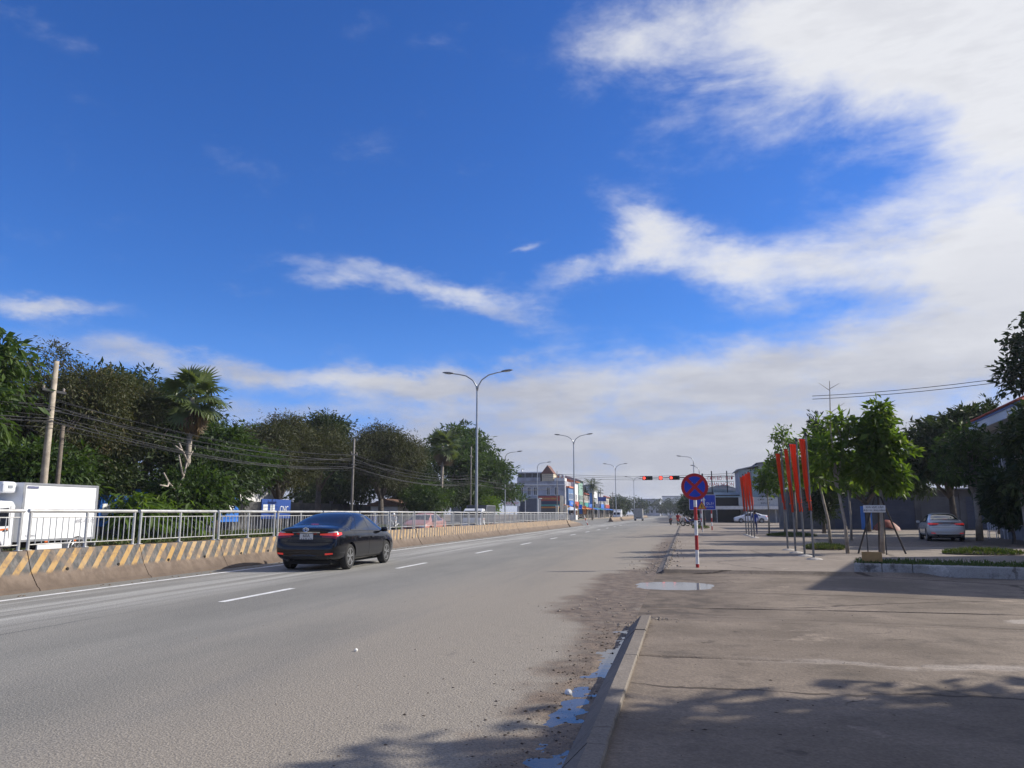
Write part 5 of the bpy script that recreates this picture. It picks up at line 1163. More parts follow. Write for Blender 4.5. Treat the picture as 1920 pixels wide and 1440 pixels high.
# --- grey corner building
e = empty('corner_building', (-36.4, 170, .1), label='grey two storey corner building with dark upper balcony and brown gable', cat='building')
Wd = 10.7
MB().b(0, Wd, 0, 9, 0, 8.4).build('wall', wall_grey, e)
MB().b(.1, 5.2, .5, 9, 8.4, 10.2).build('upper_storey', wall_dark, e); MB().b(-.3, 5.5, -.35, 9.2, 10.2, 10.45).build('roof_slab', wall_white, e)
for k in range(4): MB().b(.15 + 1.6 * k, .27 + 1.6 * k, -.2, -.08, 8.4, 10.2).build('balcony_post', wall_grey, e)
MB().b(0, 5.3, -.25, -.15, 8.4, 9.2).build('balcony_parapet', wall_grey, e)
g_ = MB().prism([(5.4, 10.0), (8.3, 10.0), (6.9, 11.9)], -.3, 4, 'Y').build('gable_roof', M('brown gable', (0.17, 0.075, 0.055), .8, var=.2), e)
MB().b(5.6, 8.2, -.1, 4, 8.4, 10.0).build('roof_room', wall_cream, e); MB().b(8.4, 10.7, -.1, 3, 8.4, 9.1).build('parapet', wall_white, e)
for x, z in ((.9, 10.6), (9.6, 9.3), (10.4, 9.3)): MB().lathe([(.18, 0), (.26, .15), (.26, .5), (.1, .62)], (x, .8, z - .15), 'Z', 10).build('roof_urn', wall_white, e)
for x in (1.0, 2.7, 4.1, 7.0, 8.8): window(e, (x, 0, 6.2), .8, 1.7, '-Y')
MB().b(-.2, Wd + .2, -.25, 0, 7.5, 7.7).build('cornice', wall_white, e); MB().b(-.3, Wd + .3, -1.6, 0, 4.4, 4.6).build('canopy', roof_tin, e)
MB().b(.3, Wd - .3, -.02, -.005, .2, 3.9).build('shopfront', interior, e)
for x in (.4, 3.7, 7.0): shutter(e, x, x + 2.9, -.03, .2, 3.8, shut_b)
# signs in front
def board(name, label, loc, w, h, zc, mat, lines=(), cat='signboard', face=0, group=None, legs=True, lr=.05):
    e = empty(name, loc, face, label=label, cat=cat, group=group); MB().bevbox((0, 0, zc), (w, .08, h), .015).build('board', mat, e)
    for (t, z, s_, m_) in lines: text('lettering', t, s_, m_, e, (0, -.045, zc + z), (R(90), 0, 0), .004)
    if legs:
        for s_ in (-1, 1): MB().tube([(s_ * w * .42, .06, 0), (s_ * w * .42, .06, zc + h * .4)], lr, 6).build('post', galv if lr > .03 else dark_steel, e)
    return e
gs = 'shop signs by the grey corner building'
board('signboard', 'white signboard with red lettering left of the grey shutters', (-32.8, 148, .1), 3.3, 1.7, 3.6, white_p, [('MUTI', .45, .66, red_t), ('NỘI THẤT', -.35, .6, red_t)], group=gs)
e = empty('grey_container', (-29.4, 151, .1), label='dark grey metal stall with white edge posts beside the white signboard', cat='stall')
MB().b(-1.3, 1.3, 0, 3, 0, 4.2).build('wall', shut_b, e); MB().b(-1.5, 1.5, -.2, 3.2, 4.2, 4.35).build('roof', roof_tin, e)
for x in (-1.28, 1.28): MB().b(x - .08, x + .08, -.06, .06, 0, 4.2).build('post', white_p, e)
e = empty('shop', (-27.2, 158, .1), label='low shop under stacked red, green and orange sign strips', cat='shop')
MB().b(-2.3, 2.3, 0, 5, 0, 5.0).build('wall', wall_dark, e)
for z, h, m_ in ((4.35, .95, red_b), (3.5, .5, dark_b), (3.0, .32, teal_b), (2.55, .3, orange_b)): MB().b(-2.2, 2.2, -.12, -.01, z - h / 2, z + h / 2).build('sign_strip', m_, e)
MB().b(-2.45, -1.7, -.2, -.02, 2.9, 4.3).build('sign_panel', green_b, e); text('lettering', 'THANH BÌNH', .5, yellow_t, e, (.15, -.13, 4.32), (R(90), 0, 0), .004); shutter(e, -2.0, 2.1, -.02, .1, 2.3, shut_g)
e = empty('low_shed', (-36.5, 128, .1), label='grey tin shed behind the end of the railing', cat='shed'); MB().b(-2.5, 2.5, 0, 5, 0, 2.6).build('wall', roof_tin, e); MB().prism([(-2.7, 2.6), (2.7, 2.6), (2.7, 2.75), (0, 3.3), (-2.7, 2.75)], -.3, 5.3, 'Y').build('roof', roof_tin, e); shutter(e, -2.2, 2.2, -.01, .1, 2.3, shut_g)
# --- row of colourful shop houses facing the road
def shophouse(y0, w, h, wall, roof, label, banner=None, lines=(), d=9, x=-25.2, flat=False, floors=2):
    e = empty('shop_house', (x, y0, .1), label=label, cat='building', group='shop houses beyond the crossing')
    MB().b(-d, 0, 0, w - .15, 0, h).build('wall', wall, e)
    if flat: MB().b(-d, .25, -.1, w - .05, h, h + .35).build('roof', roof, e)
    else: MB().prism([(-d - .3, h), (.6, h), (.6, h + .12), (-d / 2, h + 1.7), (-d - .3, h + .12)], -.1, w - .05, 'Y').build('roof', roof, e)
    for f in range(1, floors):
        for q in range(max(1, int(w // 2.4))): window(e, (0, 1.2 + 2.4 * q, 3.2 * f + 1.9), 1.1, 1.3, '+X')
        window(e, (-d * .3, 0, 3.2 * f + 1.9), 1.0, 1.3, '-Y'); window(e, (-d * .65, 0, 3.2 * f + 1.9), 1.0, 1.3, '-Y')
    MB().b(.005, .012, .3, w - .5, .1, 2.7).build('shopfront', interior, e)
    if banner:
        MB().b(.02, .22, .1, w - .3, 3.0, 4.1).build('shop_sign', banner, e)
        if lines: text('lettering', lines[0], .7, lines[1], e, (.23, w / 2, 3.55), (R(90), 0, R(90)), .004)
    MB().prism([(.02, 2.75), (1.9, 2.35), (1.9, 2.42), (.02, 2.9)], .1, w - .3, 'Y').build('awning', [blue_b, orange_b, teal_b, red_b][int(y0) % 4], e)
    return e
shophouse(172, 8, 7.0, M('blue plaster', (0.10, 0.18, 0.34), .8, var=.15), roof_orange, 'blue shop house with orange roof edge and blue banner', blue_b, ('SỬA XE', white_p), flat=True)
shophouse(181, 7, 8.6, wall_white, roof_orange, 'white shop house with orange roof behind the second lamp', red_b, ('CAFE', yellow_t))
shophouse(189, 9, 9.2, M('green plaster', (0.22, 0.36, 0.30), .8, var=.12), roof_tin, 'pale green shop house with tall dormer roof', green_b)
shophouse(199, 8, 6.2, wall_cream, roof_red, 'cream shop house with red roof far down the left side', teal_b, flat=False)
shophouse(208, 11, 5.2, wall_grey, roof_tin, 'grey shop house with tin roof far down the left side', blue_b, flat=True)
shophouse(222, 9, 9.0, wall_white, roof_tin, 'white three storey house far down the left side', dark_b, flat=True, floors=3)
shophouse(236, 12, 7.5, wall_grey, roof_tin, 'grey house second farthest on the left side', blue_b, flat=True)
shophouse(252, 14, 6.5, wall_cream, roof_red, 'cream house farthest on the left side', red_b)
for k, (x, y, w, h, zc, m_, lb) in enumerate([(-17.0 - 6.4, 200, .9, 2.8, 5.1, blue_b, 'tall narrow blue signboard far down the road'), (-22.8 + .6, 215, 2.2, 1.1, 5.2, M('deep blue board', (0.015, 0.06, 0.26), .5), 'small wide blue signboard far down the road')]):
    board('signboard', lb, (x, y, .1), w, h, zc, m_)
e = empty('market_stall', (-22.4 - 1.5, 163, .1), label='stall with orange and white awning beside the coconut palm', cat='stall')
MB().prism([(-1.6, 2.5), (1.6, 2.2), (1.6, 2.3), (-1.6, 3.4)], 0, 3, 'Y').build('awning', orange_b, e); MB().b(-1.5, 1.5, .2, 2.8, 0, 1.0).build('counter', white_p, e)
for x in (-1.5, 1.5):
    for y in (.1, 2.9): MB().tube([(x, y, 0), (x, y, 2.5)], .05, 6).build('post', white_p, e)
e = empty('parasol', (-22.7, 158, .1), label='pale folding parasol by the left shops', cat='parasol'); MB().tube([(0, 0, 0), (0, 0, 2.6)], .03, 6).build('pole', galv, e); MB().lathe([(1.5, 2.0), (.8, 2.4), (.02, 2.7)], (0, 0, 0), 'Z', 8).build('canopy', M('pale canvas', (.62, .68, .74), .8), e)
e = empty('small_tree', (-20, 200, 0)); bpy.data.objects.remove(e)

# --- right side
e = empty('shuttered_shops', (9.4, 77, .05), label='long low row of shops with dark blue grey roller shutters under the trees', cat='building')
MB().b(0, 30, 0, 8, 0, 3.7).build('wall', wall_dark, e); MB().prism([(-.9, 3.55), (8.4, 3.9), (8.4, 4.0), (-.9, 3.65)], -.3, 30.3, 'X').build('roof', roof_tin, e)
for k in range(8): shutter(e, .3 + 3.7 * k, 3.4 + 3.7 * k, -.01, .1, 2.9, shut_b if k % 3 else shut_g); MB().b(3.45 + 3.7 * k, 3.75 + 3.7 * k, -.08, -.005, 0, 3.5).build('pillar', wall_dark, e)
e = empty('grey_house', (8.3, 125, .1), label='grey two storey house with white framed windows behind the parked white sedan', cat='house')
MB().b(0, 10, 0, 10, 0, 8.1).build('wall', wall_grey, e); MB().prism([(-.4, 7.9), (2.9, 8.6), (2.9, 8.75), (-.4, 8.05)], -.6, 10.3, 'Y').build('lean_to_roof', roof_tin, e)
MB().b(-.02, 2.7, -.03, -.004, 3.6, 8.0).build('side_cladding', wall_teal, e); MB().b(2.9, 10.2, -.02, 9.8, 8.1, 8.9).build('upper_wall', wall_grey, e); MB().prism([(2.6, 8.9), (10.5, 8.9), (10.5, 9.05), (6.5, 9.5), (2.6, 9.05)], -.5, 10.2, 'Y').build('roof', M('dark roof', (.12, .125, .14), .7, var=.2), e)
for x in (4.2, 6.6, 8.8): window(e, (x, 0, 6.4), 1.3, 1.9, '-Y')
MB().b(3, 10, -1.2, -.02, 4.9, 5.05).build('balcony', wall_white, e)
for k in range(15): MB().tube([(3.1 + .48 * k, -1.15, 5.05), (3.1 + .48 * k, -1.15, 5.9)], .02, 4).build('baluster', frame_w, e)
MB().tube([(3.1, -1.15, 5.9), (9.9, -1.15, 5.9)], .035, 6).build('handrail', frame_w, e)
e = empty('open_shopfront', (4.6, 120, .1), label='dark open shopfront with a pale canopy edge and grey sign panel', cat='shop')
MB().b(0, 13, 5.5, 11.5, 0, 4.2).build('wall', interior, e); MB().b(-.2, 13, .8, 6, 2.3, 2.42).build('canopy', M('canopy underside', (.10, .10, .10), .9), e); MB().b(-.2, 13, .6, .82, 1.95, 2.45).build('canopy_edge', M('pale canopy', (.62, .60, .56), .8, var=.1), e)
p = MB().b(3.2, 9.2, 1.0, 1.1, 2.5, 3.75).build('sign_panel', M('grey sign', (.40, .41, .41), .7, var=.1), e); text('lettering', 'CƠM - PHỞ', .42, ink_m, p, (7.0, .99, 3.35), (R(90), 0, 0), .004); text('lettering', 'BÚN BÒ', .36, ink_m, p, (7.0, .99, 2.85), (R(90), 0, 0), .004)
for x in (0, 4.2, 8.4, 12.8): MB().tube([(x, 1.0, 0), (x, 1.0, 2.3)], .06, 8).build('post', galv, e)
MB().prism([(5, 3.8), (11.5, 4.6), (11.5, 4.75), (5, 3.95)], 0, 13, 'X').build('roof', wall_teal, e)
e = empty('roof_sign', (5.7, 131, .1), label='red letter roof sign on a dark steel frame right of the no stopping sign', cat='signboard')
for x in (-1.3, 1.1): MB().tube([(x, .1, 0), (x, .1, 8.2)], .09, 8).build('frame_post', dark_steel, e)
for z in (5.6, 6.5, 7.3): MB().tube([(-2.2, .1, z), (2.2, .1, z)], .04, 6).build('frame_rail', dark_steel, e)
text('lettering', 'CƠM BÒ - PHỞ', .85, red_t, e, (0, -.02, 6.95), (R(90), 0, 0), .03, sx=.72); text('lettering', 'QUÁN NGON', .85, red_t, e, (0, -.02, 6.0), (R(90), 0, 0), .03, sx=.8)
e = empty('open_shed', (4.0, 136, .1), label='dim open shed under the red letter sign', cat='shed'); MB().b(-1.6, 4, 0, 6, 0, 4.9).build('wall', wall_dark, e); MB().prism([(-2, 4.9), (4.3, 4.9), (4.3, 5.05), (1, 5.6), (-2, 5.05)], -.4, 6, 'Y').build('roof', wall_teal, e)
for k, x in enumerate((-1.2, .4)): shutter(e, x, x + 1.4, -.01, .1, 2.4, shut_g)
# white eaved house with red hip roof at the right edge
e = empty('red_roofed_house', (17.1, 42.5, .05), R(-6), label='house with red tiled roof and white eave at the right edge', cat='house')
MB().b(0, 12, 0, 9, 0, 6.3).build('wall', M('shaded white plaster', (.22, .22, .22), .85, var=.2, vscale=.5), e); MB().b(-.9, 12.9, -.9, 9.9, 6.3, 6.75).build('eave', wall_white, e); MB().b(-.96, 12.96, -.96, 9.96, 6.75, 6.86).build('eave_edge', M('blue trim', (.08, .14, .34), .6), e)  # white wall darkened: its shade is painted into the colour
rf = MB().add([(-1.05, -1.05, 6.87), (13, -1.05, 6.87), (13, 10, 6.87), (-1.05, 10, 6.87), (4.2, 4.5, 9.3), (8, 4.5, 9.3)], [(0, 1, 5, 4), (1, 2, 5), (2, 3, 4, 5), (3, 0, 4), (3, 2, 1, 0)]).build('roof', roof_red, e)
for k in range(26):   # tile rolls
    y = -.9 + .42 * k; t = max(0, 1 - abs(y - 4.5) / 5.55); MB().tube([(-1.05, y, 6.9), (-1.05 + 5.25 * t, y, 6.9 + 2.43 * t)], .06, 5).build('tile_roll', roof_red, rf)
for x, z in ((1.5, 4.6), (4.5, 4.6), (1.5, 1.7), (4.5, 1.7)): window(e, (x, 0, z), 1.2, 1.5, '-Y')
for y in (2, 5, 7.5):
    for z in (4.6, 1.7): window(e, (0, y, z), 1.2, 1.5, '-X')
e = empty('office_building', (14.3, 21.9, .05), R(-16), label='flat roofed building right of the picture that shades the planter', cat='building')
MB().b(0, 9, 0, 12, 0, 7.7).build('wall', wall_cream, e); MB().b(-.15, 9.15, -.15, 12.15, 7.7, 8.1).build('parapet', wall_white, e)
for y in (2, 5, 8, 10.5):
    for z in (1.9, 5.3): window(e, (0, y, z), 1.3, 1.6, '-X')
e = empty('office_building', (7.5, -16, .05), label='unseen two storey building added behind the camera on the right to block sky light', cat='building')  # unseen building added to cut the sky fill in the foreground shade
MB().b(0, 10, 0, 11, 0, 8).build('wall', wall_cream, e); MB().b(-.2, 10.2, -.2, 11.2, 8, 8.4).build('parapet', wall_white, e)
for y in (2, 5.5, 9):
    for z in (1.9, 5.3): window(e, (0, y, z), 1.3, 1.6, '-X')
# far right row
for k, (x, y, w, h, m_, rm, lb) in enumerate([(3.2, 165, 9, 5.6, wall_dark, roof_tin, 'dark low house far down the right side'), (3.0, 195, 10, 6.5, wall_grey, roof_tin, 'grey house far down the right side'), (2.6, 240, 12, 7.5, wall_cream, roof_red, 'cream house far down the right side')]):
    e = empty('far_house', (x, y, .1), label=lb, cat='house'); MB().b(0, w, 0, 14, 0, h).build('wall', m_, e); MB().prism([(-.4, h), (w + .4, h), (w + .4, h + .1), (w / 2, h + 1.6), (-.4, h + .1)], -.4, 14.4, 'Y').build('roof', rm, e)
    for q in (1.5, 4.5, 7.5): window(e, (q, 0, h * .65), 1.1, 1.3, '-Y'); window(e, (0, q * 1.5, h * .65), 1.1, 1.3, '-X')
for k, (y, w, h, m_, rm) in enumerate([(176, 7, 4.6, wall_cream, roof_red), (206, 8, 5.4, wall_white, roof_tin), (222, 9, 6.4, wall_grey, roof_orange), (262, 12, 7.0, wall_white, roof_red)]):
    e = empty('far_shop', (2.2, y, .1), label='far shop house on the right roadside, %s from the crossing' % ['first', 'second', 'third', 'fourth'][k], cat='building', group='far shops on the right')
    MB().b(0, 8, 0, w - .2, 0, h).build('wall', m_, e); MB().prism([(-.4, h), (8.3, h), (8.3, h + .1), (4, h + 1.4), (-.4, h + .1)], -.1, w - .1, 'Y').build('roof', rm, e)
    MB().prism([(-1.8, 2.3), (-.02, 2.7), (-.02, 2.85), (-1.8, 2.4)], .1, w - .3, 'Y').build('awning', [red_b, teal_b, blue_b, orange_b][k], e); MB().b(-.2, -.02, .2, w - .4, 2.95, 3.8).build('shop_sign', [yel_p, red_b, white_p, blue_b][k], e); MB().b(.2, 7.6, -.15, -.01, 2.9, 3.6).build('side_sign', [blue_b, white_p, red_b, green_b][k], e)
    for q in (2, 5.5): window(e, (q, 0, min(h - 1.0, 4.6)), 1.0, 1.1, '-Y')
for k, (x, y) in enumerate([(1.6, 150), (1.6, 182), (1.6, 214), (1.6, 250), (-24.2, 190), (-24.2, 230), (-24.2, 270), (1.6, 290)]):
    e = empty('utility_pole', (x, y, .1), label='far utility pole %s roadside, %s beyond the crossing' % (('on the right', ['first', 'second', 'third', 'fourth'][k]) if k < 4 else (('on the left', ['first', 'second', 'third'][k - 4]) if k < 7 else ('on the right', 'fifth'))), cat='utility pole', group='far utility poles')
    MB().tube([(0, 0, 0), (0, 0, 8.6)], [.16, .10], 8).build('pole', grey_pole, e); MB().bevbox((0, 0, 8.0), (1.6, .1, .1), .015).build('crossarm', dark_steel, e); MB().bevbox((0, 0, 7.3), (1.2, .1, .1), .015).build('crossarm', dark_steel, e)
# far trees along both sides and closing the view
FL = ['small far tree on the right roadside, second beyond the crossing', 'small far tree on the right roadside, nearest the crossing', 'far tree on the right roadside, third beyond the crossing', 'far tree on the right roadside, fourth beyond the crossing', 'far tree on the right roadside, last before the road closes', 'far tree behind the last shop house on the left', 'far tree on the left roadside, second beyond the shops', 'far tree on the left roadside, last before the road closes', 'hazy tree closing the road, leftmost of the four', 'hazy tree closing the road, second from the left', 'hazy tree closing the road, third from the left', 'hazy tree closing the road, rightmost of the four', 'far tree rising behind the left shop houses']; names = ['first', 'second', 'third', 'fourth', 'fifth', 'sixth', 'seventh', 'eighth', 'ninth', 'tenth', 'eleventh', 'twelfth', 'thirteenth', 'fourteenth']
for k, (x, y, h, r_) in enumerate([(1.8, 178, 5.5, 2.4), (2.2, 150, 5.0, 2.2), (2.6, 214, 7, 3), (3.0, 262, 8, 4), (3.5, 300, 8, 5), (-25.5, 275, 7, 4), (-25, 310, 8, 4), (-22, 360, 9, 6), (-12, 420, 9, 7), (-4, 400, 9.5, 7), (4, 380, 10, 7), (12, 360, 10, 7), (-30, 220, 9, 4)]):
    T('far_tree', FL[k], (x, y, 0), [(0, 0, h * .6, r_, r_, h * .38), (r_ * .4, 0, h * .45, r_ * .7, r_ * .7, h * .3)], h * .25, .18, (.8, .35), lf_dark, 90, 26, 1.5, 200 + k, 'distant trees', limbs=5, twigs=.1)
for k, (x, y, w, h) in enumerate([(-20, 450, 12, 9), (-7, 470, 12, 11), (6, 440, 14, 10)]):
    e = empty('distant_block', (x, y, 0), label='pale distant building closing the road, %s from the left' % ['first', 'second', 'third'][k], cat='building'); MB().b(-w / 2, w / 2, 0, 10, 0, h).build('wall', [wall_grey, wall_white, wall_cream][k], e); MB().b(-w / 2 - .3, w / 2 + .3, -.3, 10.3, h, h + .5).build('roof', roof_tin, e)
    for q in range(4):
        for f in range(2): window(e, (-w * .36 + w * .24 * q, 0, 2.4 + 3.6 * f), 1.4, 1.6, '-Y', False, False)

# ================================================================ SMALL THINGS ON THE RIGHT
planter_m = concrete_mat('stained white planter', (0.30, 0.285, 0.26), (0.44, 0.42, 0.39), (0.075, 0.064, 0.054), .6, scale=1.6)
e = empty('planter', (3.98, 20.75, 0.0), R(-14), label='low stained white planter wall with grass on top', cat='planter')
x = 0
for k, L_ in enumerate((.62, .66, 2.4, 3.3, 5.0)):
    MB().bevbox((x + L_ / 2, .11, .145 + .004 * (k % 2)), (L_ - .008, .22, .29), .03).build('wall_block', planter_m, e); x += L_
MB().b(.1, x, .222, 1.55, -.02, .28).build('soil', soil, e); MB().b(0, x, 1.56, 1.74, -.02, .29).build('back_wall', planter_m, e)
rs = np.random.RandomState(77); n = 6000; p = np.stack([rs.rand(n) * x, .05 + 1.6 * rs.rand(n) ** 1.3, np.full(n, .28)], 1); d = unit(np.concatenate([rs.randn(n, 2) * .5, np.ones((n, 1))], 1)); v, f = leaf_quads(p, d, unit(rs.randn(n, 3)), .08, .02, rs)
tag(np_mesh('grass', v, f, lf_grass, rs.rand(n) * .7, e), kind='stuff')
e = empty('yellow_board', (4.45, 20.95, .28), R(-8), label='blank yellow brown board standing on the white planter', cat='board')
MB().bevbox((0, 0, .16), (.46, .025, .235), .012).build('board', M('ochre board', (.42, .25, .09), .7, var=.15), e)
for s_ in (-.17, .17): MB().tube([(s_, .025, -.05), (s_, .025, .2)], .012, 6).build('stake', dark_steel, e)
board('notice_sign', 'small white notice sign with two dark lines in front of the propped tree', (6.55, 29.9, .05), .72, .25, 1.60, white_p, [('KHU VỰC CẤM', .055, .085, ink_m), ('ĐẬU XE - BÁN HÀNG', -.055, .075, ink_m)], cat='sign', lr=.02)
e = empty('tree_props', (6.95, 31.1, .05), label='dark wooden props leaning against the fullest young tree', cat='tree support', group=None)
for a in (-.85, .75, .1): MB().tube([(a, -.25 if a != .1 else .8, 0), (a * .12, -.04, 2.05)], .032, 7).build('prop', M('dark wood', (.05, .042, .036), .9, var=.2), e)
# white plastic chairs and table
wp = M('white plastic', (.72, .73, .76), .45)
def chair(loc, rz, label):
    e = empty('plastic_chair', loc, rz, label=label, cat='chair', group='white chairs under the right trees')
    MB().bevbox((0, 0, .42), (.46, .44, .035), .015).build('seat', wp, e)
    for a, b_ in ((-.2, -.2), (.2, -.2), (-.2, .2), (.2, .2)): MB().tube([(a * 1.1, b_ * 1.1, 0), (a, b_, .42)], .022, 6).build('leg', wp, e)
    for q in range(4): MB().bevbox((-.165 + .11 * q, .23, .68), (.07, .025, .40), .01).build('back_slat', wp, e)
    MB().bevbox((0, .235, .90), (.48, .03, .07), .015).build('top_rail', wp, e)
    for s_ in (-.22, .22): MB().tube([(s_, -.18, .42), (s_, -.16, .64), (s_, .22, .66)], .018, 6).build('armrest', wp, e)
chair((17.3, 50.4, .056), R(150), 'white plastic chair behind the pale tree trunk'); chair((18.6, 50.0, .056), R(190), 'white plastic chair left of the rightmost one'); chair((19.4, 49.2, .056), R(200), 'rightmost white plastic chair at the picture edge')
e = empty('plastic_table', (18.0, 49.3, .056), label='low white plastic table among the white chairs', cat='table'); MB().bevbox((0, 0, .5), (1.0, .6, .04), .015).build('table_top', wp, e)
for a in (-.42, .42):
    for b_ in (-.24, .24): MB().tube([(a, b_, 0), (a, b_, .5)], .025, 6).build('leg', wp, e)
board('blue_door_panel', 'blue leaning panel behind the silver sedan', (15.4, 73.5, .05), .9, 2.0, 1.05, blue_b, cat='panel', legs=False)
e = empty('orange_tarp', (16.6, 72, .05), label='crumpled orange tarpaulin heap left of the silver sedan', cat='tarpaulin')
m_ = MB(); rr = random.Random(8)
for i in range(7):
    for j in range(7):
        u, w_ = i / 6 - .5, j / 6 - .5; m_.v.append((u * 2.0, w_ * 1.3, max(0, 1.0 - 2.6 * (u * u + w_ * w_)) * .9 + rr.uniform(-.08, .08) * (1 if .01 < abs(u) < .49 else 0)))
for i in range(6):
    for j in range(6): a = i * 7 + j; m_.f.append((a, a + 7, a + 8, a + 1))
m_.build('sheet', M('orange tarp', (.22, .05, .025), .6, var=.2), e, True)

# ================================================================ PEOPLE AND MOTORBIKES
skin_m = M('skin', (.35, .20, .14), .6); hair_m = M('hair', (.02, .016, .014), .7)
def person(loc, rz, label, top, bottom, pose='stand', hat=None, H=1.6, group=None):
    e = empty('person', loc, rz, label=label, cat='person', group=group)
    if pose == 'stand':
        J = {'pel': (0, 0, .92), 'bel': (0, .01, 1.06), 'che': (0, .0, 1.30), 'nek': (0, .01, 1.44), 'hed': (0, .03, 1.56), 'hdt': (0, .02, 1.66),
             'shl': (-.17, 0, 1.38), 'ell': (-.24, .02, 1.12), 'wrl': (-.25, .10, .90), 'hal': (-.25, .13, .80), 'shr': (.17, 0, 1.38), 'elr': (.24, .0, 1.12), 'wrr': (.24, .12, .92), 'har': (.24, .16, .83),
             'hil': (-.09, 0, .88), 'knl': (-.11, .04, .50), 'anl': (-.11, -.02, .09), 'tol': (-.12, .12, .04), 'hir': (.09, 0, .88), 'knr': (.11, -.04, .50), 'anr': (.11, -.10, .09), 'tor': (.12, .04, .04)}
    else:
        J = {'pel': (0, -.22, .80), 'bel': (0, -.20, .95), 'che': (0, -.12, 1.18), 'nek': (0, -.07, 1.33), 'hed': (0, -.03, 1.45), 'hdt': (0, -.03, 1.56),
             'shl': (-.18, -.10, 1.27), 'ell': (-.27, .08, 1.08), 'wrl': (-.29, .30, 1.02), 'hal': (-.28, .38, 1.03), 'shr': (.18, -.10, 1.27), 'elr': (.27, .08, 1.08), 'wrr': (.29, .30, 1.02), 'har': (.28, .38, 1.03),
             'hil': (-.10, -.2, .78), 'knl': (-.17, .20, .74), 'anl': (-.16, .10, .34), 'tol': (-.16, .25, .28), 'hir': (.10, -.2, .78), 'knr': (.17, .20, .74), 'anr': (.16, .10, .34), 'tor': (.16, .25, .28)}
    E_ = [('pel', 'bel'), ('bel', 'che'), ('che', 'nek'), ('nek', 'hed'), ('hed', 'hdt'), ('che', 'shl'), ('shl', 'ell'), ('ell', 'wrl'), ('wrl', 'hal'), ('che', 'shr'), ('shr', 'elr'), ('elr', 'wrr'), ('wrr', 'har'), ('pel', 'hil'), ('hil', 'knl'), ('knl', 'anl'), ('anl', 'tol'), ('pel', 'hir'), ('hir', 'knr'), ('knr', 'anr'), ('anr', 'tor')]
    rad = {'pel': .14, 'bel': .125, 'che': .15, 'nek': .055, 'hed': .095, 'hdt': .07, 'sh': .075, 'el': .045, 'wr': .032, 'ha': .035, 'hi': .10, 'kn': .065, 'an': .045, 'to': .035}
    ks = list(J); k_ = H / 1.68
    me = bpy.data.meshes.new('body'); me.from_pydata([tuple(Vector(J[q]) * k_) for q in ks], [(ks.index(a), ks.index(b_)) for a, b_ in E_], [])
    o = bpy.data.objects.new('tmp', me); COL.objects.link(o); sk = o.modifiers.new('skin', 'SKIN'); 
    for i, q in enumerate(ks):
        r_ = rad.get(q, rad.get(q[:2])) * k_; me.skin_vertices[0].data[i].radius = (r_, r_ * .85); me.skin_vertices[0].data[i].use_root = (q == 'pel')
    o.modifiers.new('sub', 'SUBSURF').levels = 2
    m2 = eval_mesh(o); bpy.data.objects.remove(o); m2.materials.clear()
    for m_ in (top, bottom, skin_m, hair_m): m2.materials.append(m_)
    hz = J['nek'][2] * k_; wz = J['pel'][2] * k_ + .02; hd = Vector(J['hed']) * k_
    for p_ in m2.polygons:
        c = p_.center; near_hand = min((c - Vector(J[q]) * k_).length for q in ('hal', 'har', 'wrl', 'wrr')) < .09
        p_.material_index = 2 if (c.z > hz or near_hand) else (1 if (c.z < wz and abs(c.x) < .22 * k_ and not near_hand) else 0); p_.use_smooth = True
    b_ = bpy.data.objects.new('body', m2); COL.objects.link(b_); b_.parent = e
    hair = MB()
    for i in range(6):
        for j in range(14):
            th, a = math.pi * .55 * i / 5, 2 * math.pi * j / 14; hair.v.append(tuple(hd + Vector((.108 * math.sin(th) * math.cos(a), -.012 + .112 * math.sin(th) * math.sin(a), .03 + .12 * math.cos(th))) * k_))
    for i in range(5):
        for j in range(14): hair.f.append((i * 14 + j, (i + 1) * 14 + j, (i + 1) * 14 + (j + 1) % 14, i * 14 + (j + 1) % 14))
    hair.build('helmet' if hat else 'hair', hat or hair_m, e, True, recalc=False)
    for s_ in (-1, 1): MB().lathe([(.012, 0), (.012, .006)], tuple(hd + Vector((s_ * .036, .098, .01)) * k_), 'Y', 8).build('eye', hair_m, e)
    return e
blue_c = M('blue shirt', (.035, .07, .30), .85, var=.15); navy_c = M('navy trousers', (.03, .04, .10), .85, var=.15); grey_c = M('grey shirt', (.30, .31, .33), .85, var=.1); red_c = M('red shirt', (.40, .03, .03), .85); black_c = M('black trousers', (.02, .02, .022), .85); white_c = M('white shirt', (.66, .66, .66), .85)
person((4.62, 56.0, .05), R(160), 'person in blue clothes walking beside the far red flags', blue_c, navy_c)

